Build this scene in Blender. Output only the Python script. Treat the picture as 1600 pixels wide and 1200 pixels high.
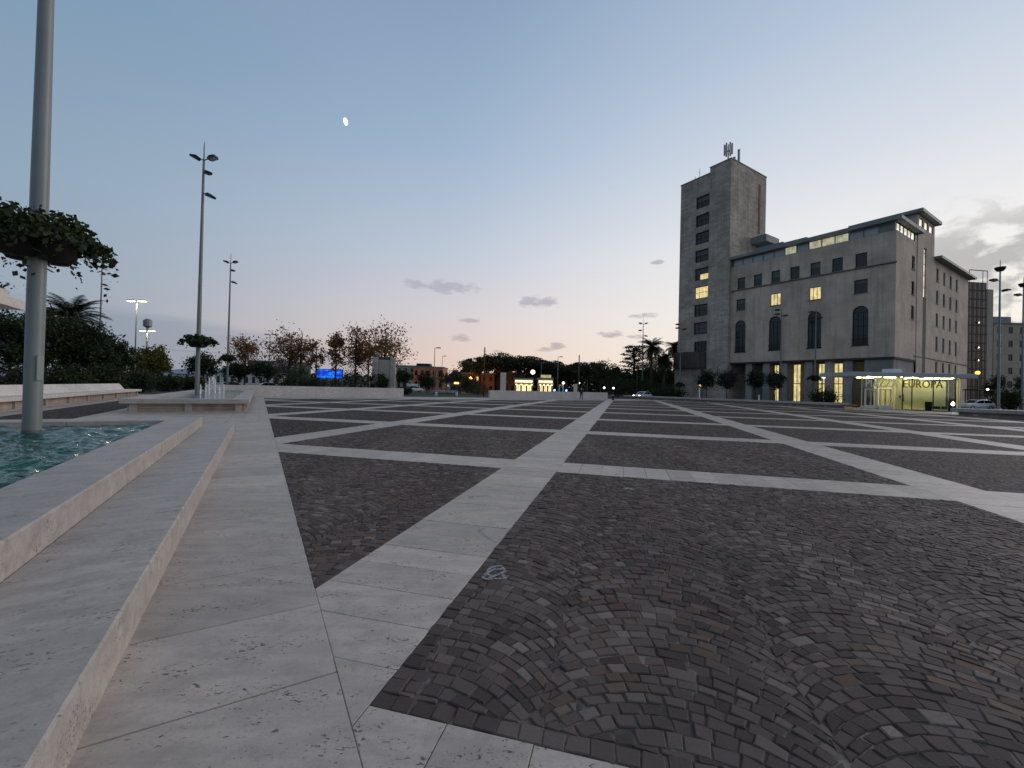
import bpy, bmesh, math, random
import numpy as np
from mathutils import Vector, Matrix

random.seed(7); rng = np.random.default_rng(7)
scene = bpy.context.scene
for o in list(bpy.data.objects): bpy.data.objects.remove(o)
COL = scene.collection
R = math.radians

# ------------------------------------------------------------------ camera
F_PX, EYE = 667.0, 1.55
YAW, PITCH, ROLL = R(30.6), R(0.5), R(1.36)
fw = Vector((math.sin(YAW)*math.cos(PITCH), math.cos(YAW)*math.cos(PITCH), math.sin(PITCH)))
rt0 = Vector((math.cos(YAW), -math.sin(YAW), 0)); up0 = rt0.cross(fw)
rt = rt0*math.cos(ROLL)+up0*math.sin(ROLL); up = up0*math.cos(ROLL)-rt0*math.sin(ROLL)
cd = bpy.data.cameras.new('camera'); cam = bpy.data.objects.new('camera', cd); COL.objects.link(cam)
cd.sensor_width = 36; cd.lens = 36*F_PX/1600; cd.clip_start = 0.05; cd.clip_end = 12000
m = Matrix((rt, up, -fw)).transposed().to_4x4(); m.translation = (0, 0, EYE); cam.matrix_world = m
scene.camera = cam
scene.render.resolution_x, scene.render.resolution_y = 1024, 768

# ------------------------------------------------------------------ view
scene.view_settings.view_transform = 'Standard'; scene.view_settings.look = 'None'
scene.view_settings.exposure = 0.0; scene.view_settings.gamma = 1.0
scene.render.engine = 'CYCLES'
scene.cycles.max_bounces = 6; scene.cycles.diffuse_bounces = 3; scene.cycles.glossy_bounces = 3; scene.cycles.transparent_max_bounces = 8

def lin(r, g, b):
    f = lambda c: (c/255/12.92) if c/255 <= 0.04045 else ((c/255+0.055)/1.055)**2.4
    return (f(r), f(g), f(b), 1)

# ------------------------------------------------------------------ world: dusk sky
class NT:
    """small node-tree writer"""
    def __init__(s, nt): s.nt = nt; s.n = nt.nodes; s.l = nt.links
    def node(s, t, **kw):
        n = s.n.new(t)
        for k, v in kw.items(): setattr(n, k, v)
        return n
    def put(s, sock, v):
        if isinstance(v, bpy.types.NodeSocket): s.l.new(v, sock)
        elif v is not None: sock.default_value = v
    def math(s, op, a, b=None, c=None, clamp=False):
        n = s.node('ShaderNodeMath', operation=op, use_clamp=clamp)
        s.put(n.inputs[0], a); s.put(n.inputs[1], b); s.put(n.inputs[2], c)
        return n.outputs[0]
    def ss(s, x, a, b):
        n = s.node('ShaderNodeMapRange', interpolation_type='SMOOTHSTEP', clamp=True)
        s.put(n.inputs[0], x); n.inputs[1].default_value = a; n.inputs[2].default_value = b
        return n.outputs[0]
    def mix(s, f, a, b, mode='MIX'):
        n = s.node('ShaderNodeMix', data_type='RGBA', blend_type=mode)
        s.put(n.inputs[0], f); s.put(n.inputs[6], a); s.put(n.inputs[7], b)
        return n.outputs[2]
    def ramp(s, x, stops, interp='LINEAR'):
        n = s.node('ShaderNodeValToRGB'); cr = n.color_ramp; cr.interpolation = interp
        while len(cr.elements) < len(stops): cr.elements.new(0.5)
        for e, (p, c) in zip(cr.elements, stops): e.position = p; e.color = c
        s.put(n.inputs[0], x); return n.outputs[0]
    def noise(s, vec, scale, detail=4, rough=0.55, dist=0.0):
        n = s.node('ShaderNodeTexNoise'); s.put(n.inputs['Vector'], vec)
        n.inputs['Scale'].default_value = scale; n.inputs['Detail'].default_value = detail
        n.inputs['Roughness'].default_value = rough; n.inputs['Distortion'].default_value = dist
        return n.outputs[0]

world = bpy.data.worlds.new('World'); scene.world = world; world.use_nodes = True
w = NT(world.node_tree); w.n.clear()
tc = w.node('ShaderNodeTexCoord')
sep = w.node('ShaderNodeSeparateXYZ'); w.l.new(tc.outputs['Generated'], sep.inputs[0])
el = w.math('ARCSINE', sep.outputs[2])                                   # elevation, radians
az = w.math('ARCTAN2', sep.outputs[0], sep.outputs[1])                   # azimuth from +Y towards +X
SUN_AZ = R(90)
t = w.math('MULTIPLY_ADD', w.math('COSINE', w.math('SUBTRACT', az, SUN_AZ)), 0.5, 0.5)
eln = w.math('DIVIDE', el, R(60), clamp=True)
def S(*c): return lin(*c)
far = w.ramp(eln, [(0, S(142,152,168)), (.10, S(146,162,178)), (.30, S(139,163,184)), (.55, S(123,151,178)), (1, S(134,147,166))])
mid = w.ramp(eln, [(0, S(238,208,186)), (.07, S(234,210,197)), (.16, S(221,212,215)), (.28, S(197,205,219)), (.48, S(164,185,210)), (.72, S(135,160,189)), (1, S(134,147,166))])
sun = w.ramp(eln, [(0, S(252,240,220)), (.12, S(252,246,236)), (.27, S(243,241,240)), (.42, S(216,222,232)), (.60, S(184,199,219)), (.80, S(156,176,202)), (1, S(134,147,166))])
c1 = w.mix(w.ss(t, .22, .82), far, mid)
sky = w.mix(w.ss(t, .66, 1.04), c1, sun)
# long low cloud bank on the horizon, thinning towards the sunset
pv = w.node('ShaderNodeCombineXYZ'); w.put(pv.inputs[0], az); w.put(pv.inputs[1], w.math('MULTIPLY', el, 5.0))
nb = w.noise(pv.outputs[0], 5.0, 4)
bank_h = w.math('MULTIPLY_ADD', w.ss(w.math('SUBTRACT', 1.0, t), .08, .62), .135, -0.015)
bank = w.math('SUBTRACT', w.math('MULTIPLY_ADD', w.math('SUBTRACT', nb, .5), .07, bank_h), el)
bank = w.math('MULTIPLY', w.ss(bank, -.008, .022), .55)
sky = w.mix(bank, sky, w.mix(w.ss(t, .3, .95), S(126,144,162), S(186,174,180)))
# small separate clouds: azimuth, elevation, half-widths (degrees)
puffs = [(21.5,12.9,4.6,.95),(17.3,13.0,1.6,.75),(34.1,11.5,3.0,.95),(24.4,8.8,1.5,.35),(23.6,6.4,1.7,.55),(36.5,5.8,1.2,.5),
         (34.6,5.2,1.3,.4),(47.5,9.6,1.8,.45),(43.6,7.3,2.2,.45),(46.6,7.0,1.6,.35),(49.0,16.0,1.0,.3),(27.7,4.8,1.6,.3)]
ncl = w.node('ShaderNodeCombineXYZ'); w.put(ncl.inputs[0], az); w.put(ncl.inputs[1], w.math('MULTIPLY', el, 2.6))
n1 = w.noise(ncl.outputs[0], 26.0, 5, .6)
acc = None
for (a0, e0, wa, we) in puffs:
    dx = w.math('MULTIPLY', w.math('SUBTRACT', az, R(a0)), 1/R(wa))
    de = w.math('SUBTRACT', el, R(e0))
    de = w.math('MULTIPLY', de, 1/R(we))
    d2 = w.math('ADD', w.math('MULTIPLY', dx, dx), w.math('MULTIPLY', de, de))
    mm = w.math('SUBTRACT', 1.0, d2)
    acc = mm if acc is None else w.math('MAXIMUM', acc, mm)
acc = w.math('MAXIMUM', acc, -3.0)
puff = w.ss(w.math('MULTIPLY_ADD', w.math('SUBTRACT', n1, .5), 4.2, acc), -.05, 1.0)
sky = w.mix(w.math('MULTIPLY', puff, .82), sky, w.mix(w.ss(el, R(3), R(14)), S(190,172,172), S(176,176,190)))
# broken grey cloud field over the sunset, going on past the frame
ncf = w.node('ShaderNodeCombineXYZ'); w.put(ncf.inputs[0], az); w.put(ncf.inputs[1], w.math('MULTIPLY', el, 1.5)); ncf.inputs[2].default_value = 3.7
n2 = w.noise(ncf.outputs[0], 15.0, 6, .55, .3)
fieldm = w.math('MULTIPLY', w.math('MULTIPLY', w.ss(az, R(69), R(76)), w.math('SUBTRACT', 1.0, w.ss(az, R(130), R(160)))), w.math('SUBTRACT', 1.0, w.ss(el, R(13), R(20))))
field = w.math('MULTIPLY', w.ss(n2, .43, .57), fieldm)
sky = w.mix(w.math('MULTIPLY', field, .85), sky, S(180,178,178))
bg = w.node('ShaderNodeBackground'); w.put(bg.inputs[0], sky); bg.inputs[1].default_value = 1.0
wo = w.node('ShaderNodeOutputWorld'); w.l.new(bg.outputs[0], wo.inputs[0])

# afterglow of the sun just set behind the town hall (+X), very soft
sd = bpy.data.lights.new('sun', 'SUN'); sd.energy = 1.1; sd.angle = R(40); sd.color = (1.0, .93, .89)
so = bpy.data.objects.new('sun', sd); COL.objects.link(so)
so.rotation_euler = Vector((-math.cos(R(16)), 0.10, -math.sin(R(16)))).to_track_quat('-Z', 'Y').to_euler()

# ------------------------------------------------------------------ helpers
def horizon(px): return 605.8+(px-800)*0.02375
def site(px, Z):
    """plan position on the sight line of photo column px, at depth Z in front of the viewpoint"""
    r = fw+rt*((px-800)/F_PX)+up*((600-horizon(px))/F_PX)
    return Vector((r.x*Z, r.y*Z))
def span(wpx, px, Z): return wpx/F_PX*Z*math.cos(math.atan((px-800)/F_PX))   # width of a round thing seen off axis
def hgt(px, py, Z): return EYE+(horizon(px)-py)/F_PX*Z

class MB:
    def __init__(s): s.v = []; s.f = []; s.mi = []; s.cur = 0
    def add(s, vs, fs):
        b = len(s.v); s.v += [tuple(p) for p in vs]
        for f in fs: s.f.append([b+i for i in f]); s.mi.append(s.cur)
    def box(s, x0, x1, y0, y1, z0, z1):
        s.add([(x0,y0,z0),(x1,y0,z0),(x1,y1,z0),(x0,y1,z0),(x0,y0,z1),(x1,y0,z1),(x1,y1,z1),(x0,y1,z1)],
              [(3,2,1,0),(4,5,6,7),(0,1,5,4),(1,2,6,5),(2,3,7,6),(3,0,4,7)])
        return s
    def cbox(s, x0, x1, y0, y1, z0, z1, c=.01):
        """box with chamfered vertical and top edges"""
        def ring(i, z):
            k = c
            return [(x0+i+k,y0+i,z),(x1-i-k,y0+i,z),(x1-i,y0+i+k,z),(x1-i,y1-i-k,z),(x1-i-k,y1-i,z),(x0+i+k,y1-i,z),(x0+i,y1-i-k,z),(x0+i,y0+i+k,z)]
        vs = ring(0,z0)+ring(0,z1-c)+ring(c,z1); fs = []
        for r in (0,1):
            for i in range(8): j=(i+1)%8; fs.append((r*8+i,r*8+j,(r+1)*8+j,(r+1)*8+i))
        fs.append(tuple(range(16,24))); fs.append(tuple(range(7,-1,-1)))
        s.add(vs, fs); return s
    def prism(s, poly, z0, z1):
        n = len(poly)
        s.add([(x,y,z0) for x,y in poly]+[(x,y,z1) for x,y in poly],
              [tuple(range(n-1,-1,-1)), tuple(range(n,2*n))]+[(i,(i+1)%n,n+(i+1)%n,n+i) for i in range(n)])
        return s
    def extr(s, prof, axis, a, b):
        """profile of (p,q) extruded along axis 0/1 from a to b; p is the other plan axis, q is z"""
        n = len(prof)
        mk = (lambda p,q,t:(t,p,q)) if axis == 0 else (lambda p,q,t:(p,t,q))
        s.add([mk(p,q,a) for p,q in prof]+[mk(p,q,b) for p,q in prof],
              [tuple(range(n)), tuple(range(2*n-1,n-1,-1))]+[(i,n+i,n+(i+1)%n,(i+1)%n) for i in range(n)])
        return s
    def tube(s, p0, p1, r0, r1=None, n=8, cap=True):
        r1 = r0 if r1 is None else r1
        p0, p1 = Vector(p0), Vector(p1); d = (p1-p0).normalized()
        a = d.orthogonal().normalized(); b = d.cross(a); vs = []
        for p, r in ((p0,r0),(p1,r1)):
            for i in range(n):
                t = 2*math.pi*i/n; vs.append(p+a*math.cos(t)*r+b*math.sin(t)*r)
        fs = [(i,(i+1)%n,n+(i+1)%n,n+i) for i in range(n)]
        if cap: fs += [tuple(range(n-1,-1,-1)), tuple(range(n,2*n))]
        s.add(vs, fs); return s
    def path(s, pts, rs, n=6):
        for i in range(len(pts)-1): s.tube(pts[i], pts[i+1], rs[i], rs[i+1], n, cap=(i in (0,len(pts)-2)))
        return s
    def lathe(s, prof, c=(0,0,0), n=16, a0=0, a1=2*math.pi):
        full = abs(a1-a0-2*math.pi) < 1e-6; k = n if full else n+1; vs = []
        for r, z in prof:
            for i in range(k):
                t = a0+(a1-a0)*i/n; vs.append((c[0]+r*math.cos(t), c[1]+r*math.sin(t), c[2]+z))
        fs = []
        for j in range(len(prof)-1):
            for i in range(n):
                i2 = (i+1)%k; fs.append((j*k+i, j*k+i2, (j+1)*k+i2, (j+1)*k+i))
        s.add(vs, fs); return s
    def sphere(s, c, r, n=10, sz=1.0):
        prof = [(r*math.sin(math.pi*i/n), -r*sz*math.cos(math.pi*i/n)) for i in range(n+1)]
        return s.lathe(prof, c, n*2 if n < 8 else n+4)
    def xf(s, M):
        s.v = [tuple(M @ Vector(p)) for p in s.v]; return s
    def build(s, name, mat, parent=None, smooth=False, loc=None, rotz=None):
        me = bpy.data.meshes.new(name); me.from_pydata(s.v, [], s.f); 
        mats = mat if isinstance(mat, (list, tuple)) else [mat]
        for q in mats: me.materials.append(q)
        if len(mats) > 1: me.polygons.foreach_set('material_index', s.mi)
        if smooth: me.polygons.foreach_set('use_smooth', [True]*len(me.polygons))
        me.update()
        o = bpy.data.objects.new(name, me); COL.objects.link(o)
        if parent: o.parent = parent
        if loc is not None: o.location = loc
        if rotz is not None: o.rotation_euler = (0,0,rotz)
        return o

def fix_normals(o):
    bm = bmesh.new(); bm.from_mesh(o.data); bmesh.ops.recalc_face_normals(bm, faces=bm.faces); bm.to_mesh(o.data); bm.free(); return o
def tag(o, label, cat, group=None):
    o['label'] = label; o['category'] = cat
    if group: o['group'] = group
    return o
def struct(o, kind='structure'): o['kind'] = kind; return o
def thing(name, label, cat, loc=(0,0,0), rotz=0, group=None):
    o = bpy.data.objects.new(name, None); COL.objects.link(o); o.empty_display_size = .3
    o.location = (loc[0], loc[1], loc[2] if len(loc) > 2 else 0); o.rotation_euler = (0,0,rotz)
    return tag(o, label, cat, group)
def copy_tree(o, parent=None):
    c = o.copy(); COL.objects.link(c); c.parent = parent
    for ch in o.children: copy_tree(ch, c)
    return c

# ------------------------------------------------------------------ materials
MATS = {}
def material(name, fn=None, col=(.5,.5,.5), rough=.7, metal=0, spec=.4, emit=None, es=1.0):
    if name in MATS: return MATS[name]
    mt = bpy.data.materials.new(name); mt.use_nodes = True
    k = NT(mt.node_tree); p = k.n['Principled BSDF']
    p.inputs['Base Color'].default_value = (*col, 1); p.inputs['Roughness'].default_value = rough
    p.inputs['Metallic'].default_value = metal; p.inputs['Specular IOR Level'].default_value = spec
    if emit: p.inputs['Emission Color'].default_value = (*emit, 1); p.inputs['Emission Strength'].default_value = es
    if fn: fn(k, p)
    MATS[name] = mt; return mt
def objco(k): return k.node('ShaderNodeTexCoord').outputs['Object']
def geoco(k): return k.node('ShaderNodeNewGeometry').outputs['Position']
def scaled(k, v, sx, sy, sz, rz=0):
    n = k.node('ShaderNodeMapping'); k.put(n.inputs[0], v); n.inputs['Scale'].default_value = (sx,sy,sz); n.inputs['Rotation'].default_value = (0,0,rz); return n.outputs[0]
def bump(k, p, h, strength=.3, dist=.01):
    b = k.node('ShaderNodeBump'); b.inputs['Strength'].default_value = strength; b.inputs['Distance'].default_value = dist
    k.put(b.inputs['Height'], h); k.l.new(b.outputs[0], p.inputs['Normal']); return b
def varied(base, amt=.25, scale=1.5, rough=.7, bmp=.15, bscale=40, spec=.3, hue=None):
    """plain weathered surface: large blotches, fine grain"""
    def fn(k, p):
        g = geoco(k)
        n = k.noise(g, scale, 6, .6); n2 = k.noise(g, bscale, 3, .6)
        a = tuple(c*(1-amt) for c in base)+(1,); b = tuple(min(1,c*(1+amt)) for c in (hue or base))+(1,)
        c = k.mix(k.ss(n, .3, .7), a, b)
        c = k.mix(k.math('MULTIPLY', k.ss(n2, .35, .75), .22), c, tuple(q*.55 for q in base)+(1,))
        k.put(p.inputs['Base Color'], c); p.inputs['Roughness'].default_value = rough; p.inputs['Specular IOR Level'].default_value = spec
        if bmp: bump(k, p, n2, bmp, .01)
    return fn

def travertine(base, dark=.45, pit=1.0, rz=0.0, tint=True):
    def fn(k, p):
        g = geoco(k)
        gs = scaled(k, g, 1, 1, 1, rz)
        st = scaled(k, gs, 1.2, 5.0, 5.0)                      # streaks along the bedding
        n1 = k.noise(st, 1.6, 6, .62, .3); n2 = k.noise(g, .55, 4, .6); n3 = k.noise(g, 75, 3, .65)
        b = tuple(base); a = tuple(c*.74 for c in base); 
        c = k.mix(k.ss(n1, .32, .70), (*a,1), (*b,1))
        c = k.mix(k.math('MULTIPLY', k.ss(n2, .38, .68), .5), c, tuple(q*x for q, x in zip(base, (.66,.68,.71)))+(1,))
        c = k.mix(k.math('MULTIPLY', k.ss(n3, .42, .78), .34), c, tuple(q*.5 for q in base)+(1,))
        # pits: elongated holes gathered in patches
        pv = scaled(k, gs, 30, 62, 62); pn = k.noise(pv, 1.0, 3, .6, .8)
        patch = k.noise(scaled(k, gs, 2.0, 4.0, 4.0), 1.3, 3, .6)
        hole = k.ss(k.math('ADD', pn, k.math('MULTIPLY', k.math('SUBTRACT', patch, .5), .55)), .64, .70)
        big = k.ss(k.noise(scaled(k, gs, 7, 13, 13), 1.0, 2, .5, .5), .735, .77)
        hole = k.math('MAXIMUM', k.math('MULTIPLY', hole, pit), k.math('MULTIPLY', big, pit))
        c = k.mix(k.math('MULTIPLY', hole, .88), c, tuple(q*.13 for q in base)+(1,))
        if tint:
            oi = k.node('ShaderNodeObjectInfo')
            f = k.math('MULTIPLY_ADD', oi.outputs['Random'], .22, .86)
            hs = k.node('ShaderNodeHueSaturation'); k.put(hs.inputs['Color'], c); k.put(hs.inputs['Value'], f); c = hs.outputs[0]
        nd = k.noise(g, 4.5, 6, .68, .4); nd2 = k.noise(g, 22, 5, .7)
        c = k.mix(k.math('MULTIPLY', k.ss(nd, .46, .72), .42), c, tuple(q*x for q, x in zip(base, (.46,.47,.48)))+(1,))
        c = k.mix(k.math('MULTIPLY', k.ss(nd2, .52, .72), .38), c, tuple(q*.42 for q in base)+(1,))
        k.put(p.inputs['Base Color'], c)
        k.put(p.inputs['Roughness'], k.math('MULTIPLY_ADD', n1, .25, .45)); p.inputs['Specular IOR Level'].default_value = .35
        h = k.math('SUBTRACT', k.math('MULTIPLY', n3, .25), hole)
        bump(k, p, h, .45, .006)
    return fn
TRAV = (.56,.465,.40)
m_slab = material('travertine_slab', travertine(TRAV, rz=.5))
m_trav = material('travertine_block', travertine((.49,.425,.38), pit=.8, tint=False))
m_trav_w = material('travertine_white', travertine((.78,.69,.62), pit=.4, tint=False))

def paving(base, bw, bh, rz=0.0):
    t0 = travertine(base, tint=False)
    def fn(k, p):
        t0(k, p)
        src = p.inputs['Base Color'].links[0].from_socket
        br = k.node('ShaderNodeTexBrick'); k.put(br.inputs['Vector'], scaled(k, geoco(k), 1, 1, 0, rz))
        br.inputs['Scale'].default_value = 1; br.inputs['Brick Width'].default_value = bw; br.inputs['Row Height'].default_value = bh
        br.inputs['Mortar Size'].default_value = .006; br.inputs['Color1'].default_value = (1,1,1,1); br.inputs['Color2'].default_value = (.84,.84,.85,1); br.inputs['Mortar'].default_value = (.3,.28,.27,1)
        k.put(p.inputs['Base Color'], k.mix(1.0, src, br.outputs[0], 'MULTIPLY'))
    return fn
m_paving = material('travertine_paving', paving(TRAV, 1.02, .82))
m_stripfar = material('travertine_strip', paving(TRAV, 1.06, .41, R(45)))

def cobble_mat(k, p):
    at1 = k.node('ShaderNodeAttribute', attribute_name='tint'); at2 = k.node('ShaderNodeAttribute', attribute_name='warm')
    g = geoco(k); n = k.noise(g, 55, 4, .65); n2 = k.noise(g, 260, 2, .6); nb = k.noise(g, .6, 3, .5)
    c = k.ramp(at1.outputs['Fac'], [(0, (.050,.036,.032,1)), (.35, (.094,.069,.061,1)), (.7, (.145,.109,.095,1)), (1, (.22,.173,.15,1))])
    c = k.mix(k.math('MULTIPLY', k.ss(at2.outputs['Fac'], .45, 1.0), .75), c, (.16,.085,.058,1))
    c = k.mix(k.math('MULTIPLY', k.ss(n, .35, .72), .40), c, (.115,.094,.082,1))
    c = k.mix(k.math('MULTIPLY', k.ss(nb, .4, .7), .3), c, (.05,.042,.043,1))
    k.put(p.inputs['Base Color'], c)
    k.put(p.inputs['Roughness'], k.math('MULTIPLY_ADD', n, .35, .55)); p.inputs['Specular IOR Level'].default_value = .12
    bump(k, p, k.math('ADD', n, k.math('MULTIPLY', n2, .4)), .55, .006)
m_cobble = material('porphyry_cobble', cobble_mat)
def joint_mat(k, p):
    g = geoco(k); n = k.noise(g, 9, 5, .6); n2 = k.noise(g, 3, 3, .6)
    c = k.mix(k.ss(n, .38, .62), (.045,.037,.032,1), (.20,.17,.145,1))
    c = k.mix(k.ss(n2, .36, .62), (.040,.033,.029,1), c)
    k.put(p.inputs['Base Color'], c); p.inputs['Roughness'].default_value = .9
m_joint = material('cobble_joint_sand', joint_mat)
def cobble_far(k, p):
    g = geoco(k)
    warp = k.node('ShaderNodeTexWave', wave_type='BANDS', bands_direction='X', wave_profile='SIN')
    k.put(warp.inputs['Vector'], scaled(k, g, 1, 1, 0, R(45))); warp.inputs['Scale'].default_value = 1/1.27/1.0*.5
    add = k.node('ShaderNodeVectorMath', operation='MULTIPLY_ADD'); add.inputs[0].default_value = (.3,.3,0)
    k.put(add.inputs[1], warp.outputs[0]); k.put(add.inputs[2], g)
    vo = k.node('ShaderNodeTexVoronoi', feature='F1', distance='CHEBYCHEV'); k.put(vo.inputs['Vector'], scaled(k, add.outputs[0], 1, 1, 0, R(45))); vo.inputs['Scale'].default_value = 11.5
    sp = k.node('ShaderNodeSeparateColor'); k.l.new(vo.outputs['Color'], sp.inputs[0])
    c = k.ramp(sp.outputs[0], [(0, (.060,.042,.038,1)), (.5, (.115,.080,.071,1)), (1, (.19,.138,.12,1))])
    c = k.mix(k.ss(sp.outputs[1], .86, 1.0), c, (.115,.062,.045,1))
    nb = k.noise(g, .45, 4, .55)
    c = k.mix(k.math('MULTIPLY', k.ss(nb, .35, .7), .35), c, (.045,.038,.04,1))
    d = k.ss(vo.outputs['Distance'], .46, .36)
    c = k.mix(k.math('SUBTRACT', 1.0, d), c, (.022,.02,.02,1))
    k.put(p.inputs['Base Color'], c); p.inputs['Roughness'].default_value = .8; p.inputs['Specular IOR Level'].default_value = .12
    bump(k, p, k.math('ADD', k.math('MULTIPLY', d, .8), k.math('MULTIPLY', sp.outputs[2], .4)), .8, .012)
m_cobfar = material('porphyry_paving', cobble_far)
m_asphalt = material('asphalt', varied((.055,.054,.056), .25, .4, .85, .3, 90))
m_lawn = material('lawn', varied((.035,.055,.018), .4, 1.2, .95, .5, 30))
m_pole = material('painted_steel', varied((.17,.19,.19), .10, .9, .42, 0, 60, .5))
m_dkmetal = material('dark_metal', col=(.016,.017,.019), rough=.5, spec=.35)
m_black = material('black_plastic', col=(.012,.012,.014), rough=.5)
m_white = material('white_paint', varied((.72,.72,.72), .08, 2, .5, 0, 50))
m_glassd = material('dark_window_glass', col=(.014,.017,.02), rough=.08, spec=.45)
def facade_mat(base, bw, bh, mort, amt):
    def fn(k, p):
        o = objco(k)
        sp = k.node('ShaderNodeSeparateXYZ'); k.put(sp.inputs[0], o)
        cv = k.node('ShaderNodeCombineXYZ'); k.put(cv.inputs[0], k.math('ADD', sp.outputs[0], sp.outputs[1])); k.put(cv.inputs[1], sp.outputs[2])
        br = k.node('ShaderNodeTexBrick'); k.put(br.inputs['Vector'], cv.outputs[0]); br.inputs['Scale'].default_value = 1
        br.inputs['Brick Width'].default_value = bw; br.inputs['Row Height'].default_value = bh; br.inputs['Mortar Size'].default_value = mort
        lo = 1-amt
        br.inputs['Color1'].default_value = (1,1,1,1); br.inputs['Color2'].default_value = (lo,lo,lo,1); br.inputs['Mortar'].default_value = (.55,.54,.53,1)
        n = k.noise(o, .22, 6, .62); 
        sv = scaled(k, o, 1.1, 1.1, .07); ns = k.noise(sv, 1.3, 5, .62)          # rain streaks
        nf = k.noise(o, 7, 3, .6)
        c = k.mix(k.ss(n, .3, .7), tuple(q*.74 for q in base)+(1,), tuple(q*1.14 for q in base)+(1,))
        c = k.mix(k.math('MULTIPLY', k.ss(ns, .48, .74), .58), c, tuple(q*.45 for q in base)+(1,))
        c = k.mix(k.math('MULTIPLY', nf, .25), c, tuple(q*.6 for q in base)+(1,))
        c = k.mix(1.0, c, br.outputs[0], 'MULTIPLY'); k.put(p.inputs['Base Color'], c)
        p.inputs['Roughness'].default_value = .85; p.inputs['Specular IOR Level'].default_value = .2
        bump(k, p, k.math('ADD', br.outputs['Fac'], k.math('MULTIPLY', nf, .5)), .35, .03)
    return fn
m_facade = material('facade_render', facade_mat((.60,.485,.395), 1.6, .8, .006, .05))
m_tower = material('tower_stone', facade_mat((.54,.455,.385), 1.25, .48, .02, .25))
m_brickbrown = material('balcony_stone', facade_mat((.12,.095,.08), .8, .4, .015, .15))
m_roofmetal = material('roof_metal', varied((.22,.235,.235), .15, .6, .6, 0))
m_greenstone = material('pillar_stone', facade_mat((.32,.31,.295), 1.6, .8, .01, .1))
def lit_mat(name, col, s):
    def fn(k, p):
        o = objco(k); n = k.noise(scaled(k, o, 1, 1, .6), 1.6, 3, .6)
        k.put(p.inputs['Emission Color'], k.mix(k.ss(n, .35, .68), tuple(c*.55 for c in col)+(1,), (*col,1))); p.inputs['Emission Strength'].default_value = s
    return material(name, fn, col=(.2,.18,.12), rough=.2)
m_lit = lit_mat('lit_window_warm', (1.0,.82,.36), .95)
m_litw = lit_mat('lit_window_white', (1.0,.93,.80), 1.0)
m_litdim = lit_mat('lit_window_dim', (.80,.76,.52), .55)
m_panebl = material('clerestory_glass', col=(.33,.36,.37), rough=.12, spec=.7)
m_lamp = material('lamp_glow', col=(1,1,.9), emit=(1.0,.80,.22), es=9)
m_lampw = material('lamp_glow_white', col=(1,1,1), emit=(1.0,.88,.66), es=3)
m_orange = material('lamp_glow_orange', col=(1,.6,.2), emit=(1.0,.50,.08), es=2.5)
def leafmat(name, a, b, tr=.25):
    def fn(k, p):
        at = k.node('ShaderNodeAttribute', attribute_name='tint')
        c = k.mix(at.outputs['Fac'], (*a,1), (*b,1)); k.put(p.inputs['Base Color'], c)
        p.inputs['Roughness'].default_value = .6; p.inputs['Specular IOR Level'].default_value = .25
        tb = k.node('ShaderNodeBsdfTranslucent'); k.put(tb.inputs[0], c); mx = k.node('ShaderNodeMixShader'); mx.inputs[0].default_value = tr
        k.l.new(p.outputs[0], mx.inputs[1]); k.l.new(tb.outputs[0], mx.inputs[2]); k.l.new(mx.outputs[0], k.n['Material Output'].inputs[0])
    return material(name, fn)
m_leaf = leafmat('leaf_dark_green', (.016,.026,.010), (.045,.062,.022))
m_leafy = leafmat('leaf_yellow_green', (.05,.055,.012), (.14,.115,.022))
m_leafb = leafmat('leaf_autumn_brown', (.14,.074,.036), (.36,.185,.085), .4)
m_leafo = leafmat('leaf_olive', (.022,.028,.018), (.055,.062,.04))
m_leafp = leafmat('leaf_pine', (.014,.022,.010), (.034,.046,.018))
m_palm = leafmat('leaf_palm', (.016,.022,.010), (.042,.05,.02))
m_bark = material('bark', varied((.075,.06,.05), .35, 3, .9, .5, 25))
m_flower = material('red_petal', col=(.30,.012,.012), rough=.5)

# ------------------------------------------------------------------ ground and paving
SQ = math.sqrt(.5)
def UV(u, v): return ((u+v)*SQ, (v-u)*SQ)
PITCH_G, SW = 7.15, 1.06
UC = [-1.68+PITCH_G*k for k in range(-9, 10)]
VC = [8.47+PITCH_G*k for k in range(-5, 15)]
PX0, PX1, PY0, PY1 = .40, 57.0, -22.0, 47.2          # the plaza rectangle

struct(MB().prism([(-4000,-4000),(4000,-4000),(4000,6000),(-4000,6000)], -.30, -.06).build('ground', m_asphalt))
plaza = struct(MB().prism([(PX0,PY0),(PX1,PY0),(PX1,PY1),(PX0,PY1)], -.05, -.0068).build('plaza', m_joint))

def clip(poly, a, b, c):                             # keep a*x+b*y<=c
    out = []; n = len(poly)
    for i in range(n):
        p, q = poly[i], poly[(i+1)%n]; dp = a*p[0]+b*p[1]-c; dq = a*q[0]+b*q[1]-c
        if dp <= 0: out.append(p)
        if (dp < 0 < dq) or (dq < 0 < dp):
            t = dp/(dp-dq); out.append((p[0]+(q[0]-p[0])*t, p[1]+(q[1]-p[1])*t))
    return out
def area(p): return .5*abs(sum(p[i][0]*p[(i+1)%len(p)][1]-p[(i+1)%len(p)][0]*p[i][1] for i in range(len(p))))
def clip_plaza(poly):
    for (a,b,c) in ((-1,0,-PX0),(1,0,PX1),(0,-1,-PY0),(0,1,PY1)):
        poly = clip(poly, a, b, c)
        if len(poly) < 3: return []
    return poly

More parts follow.
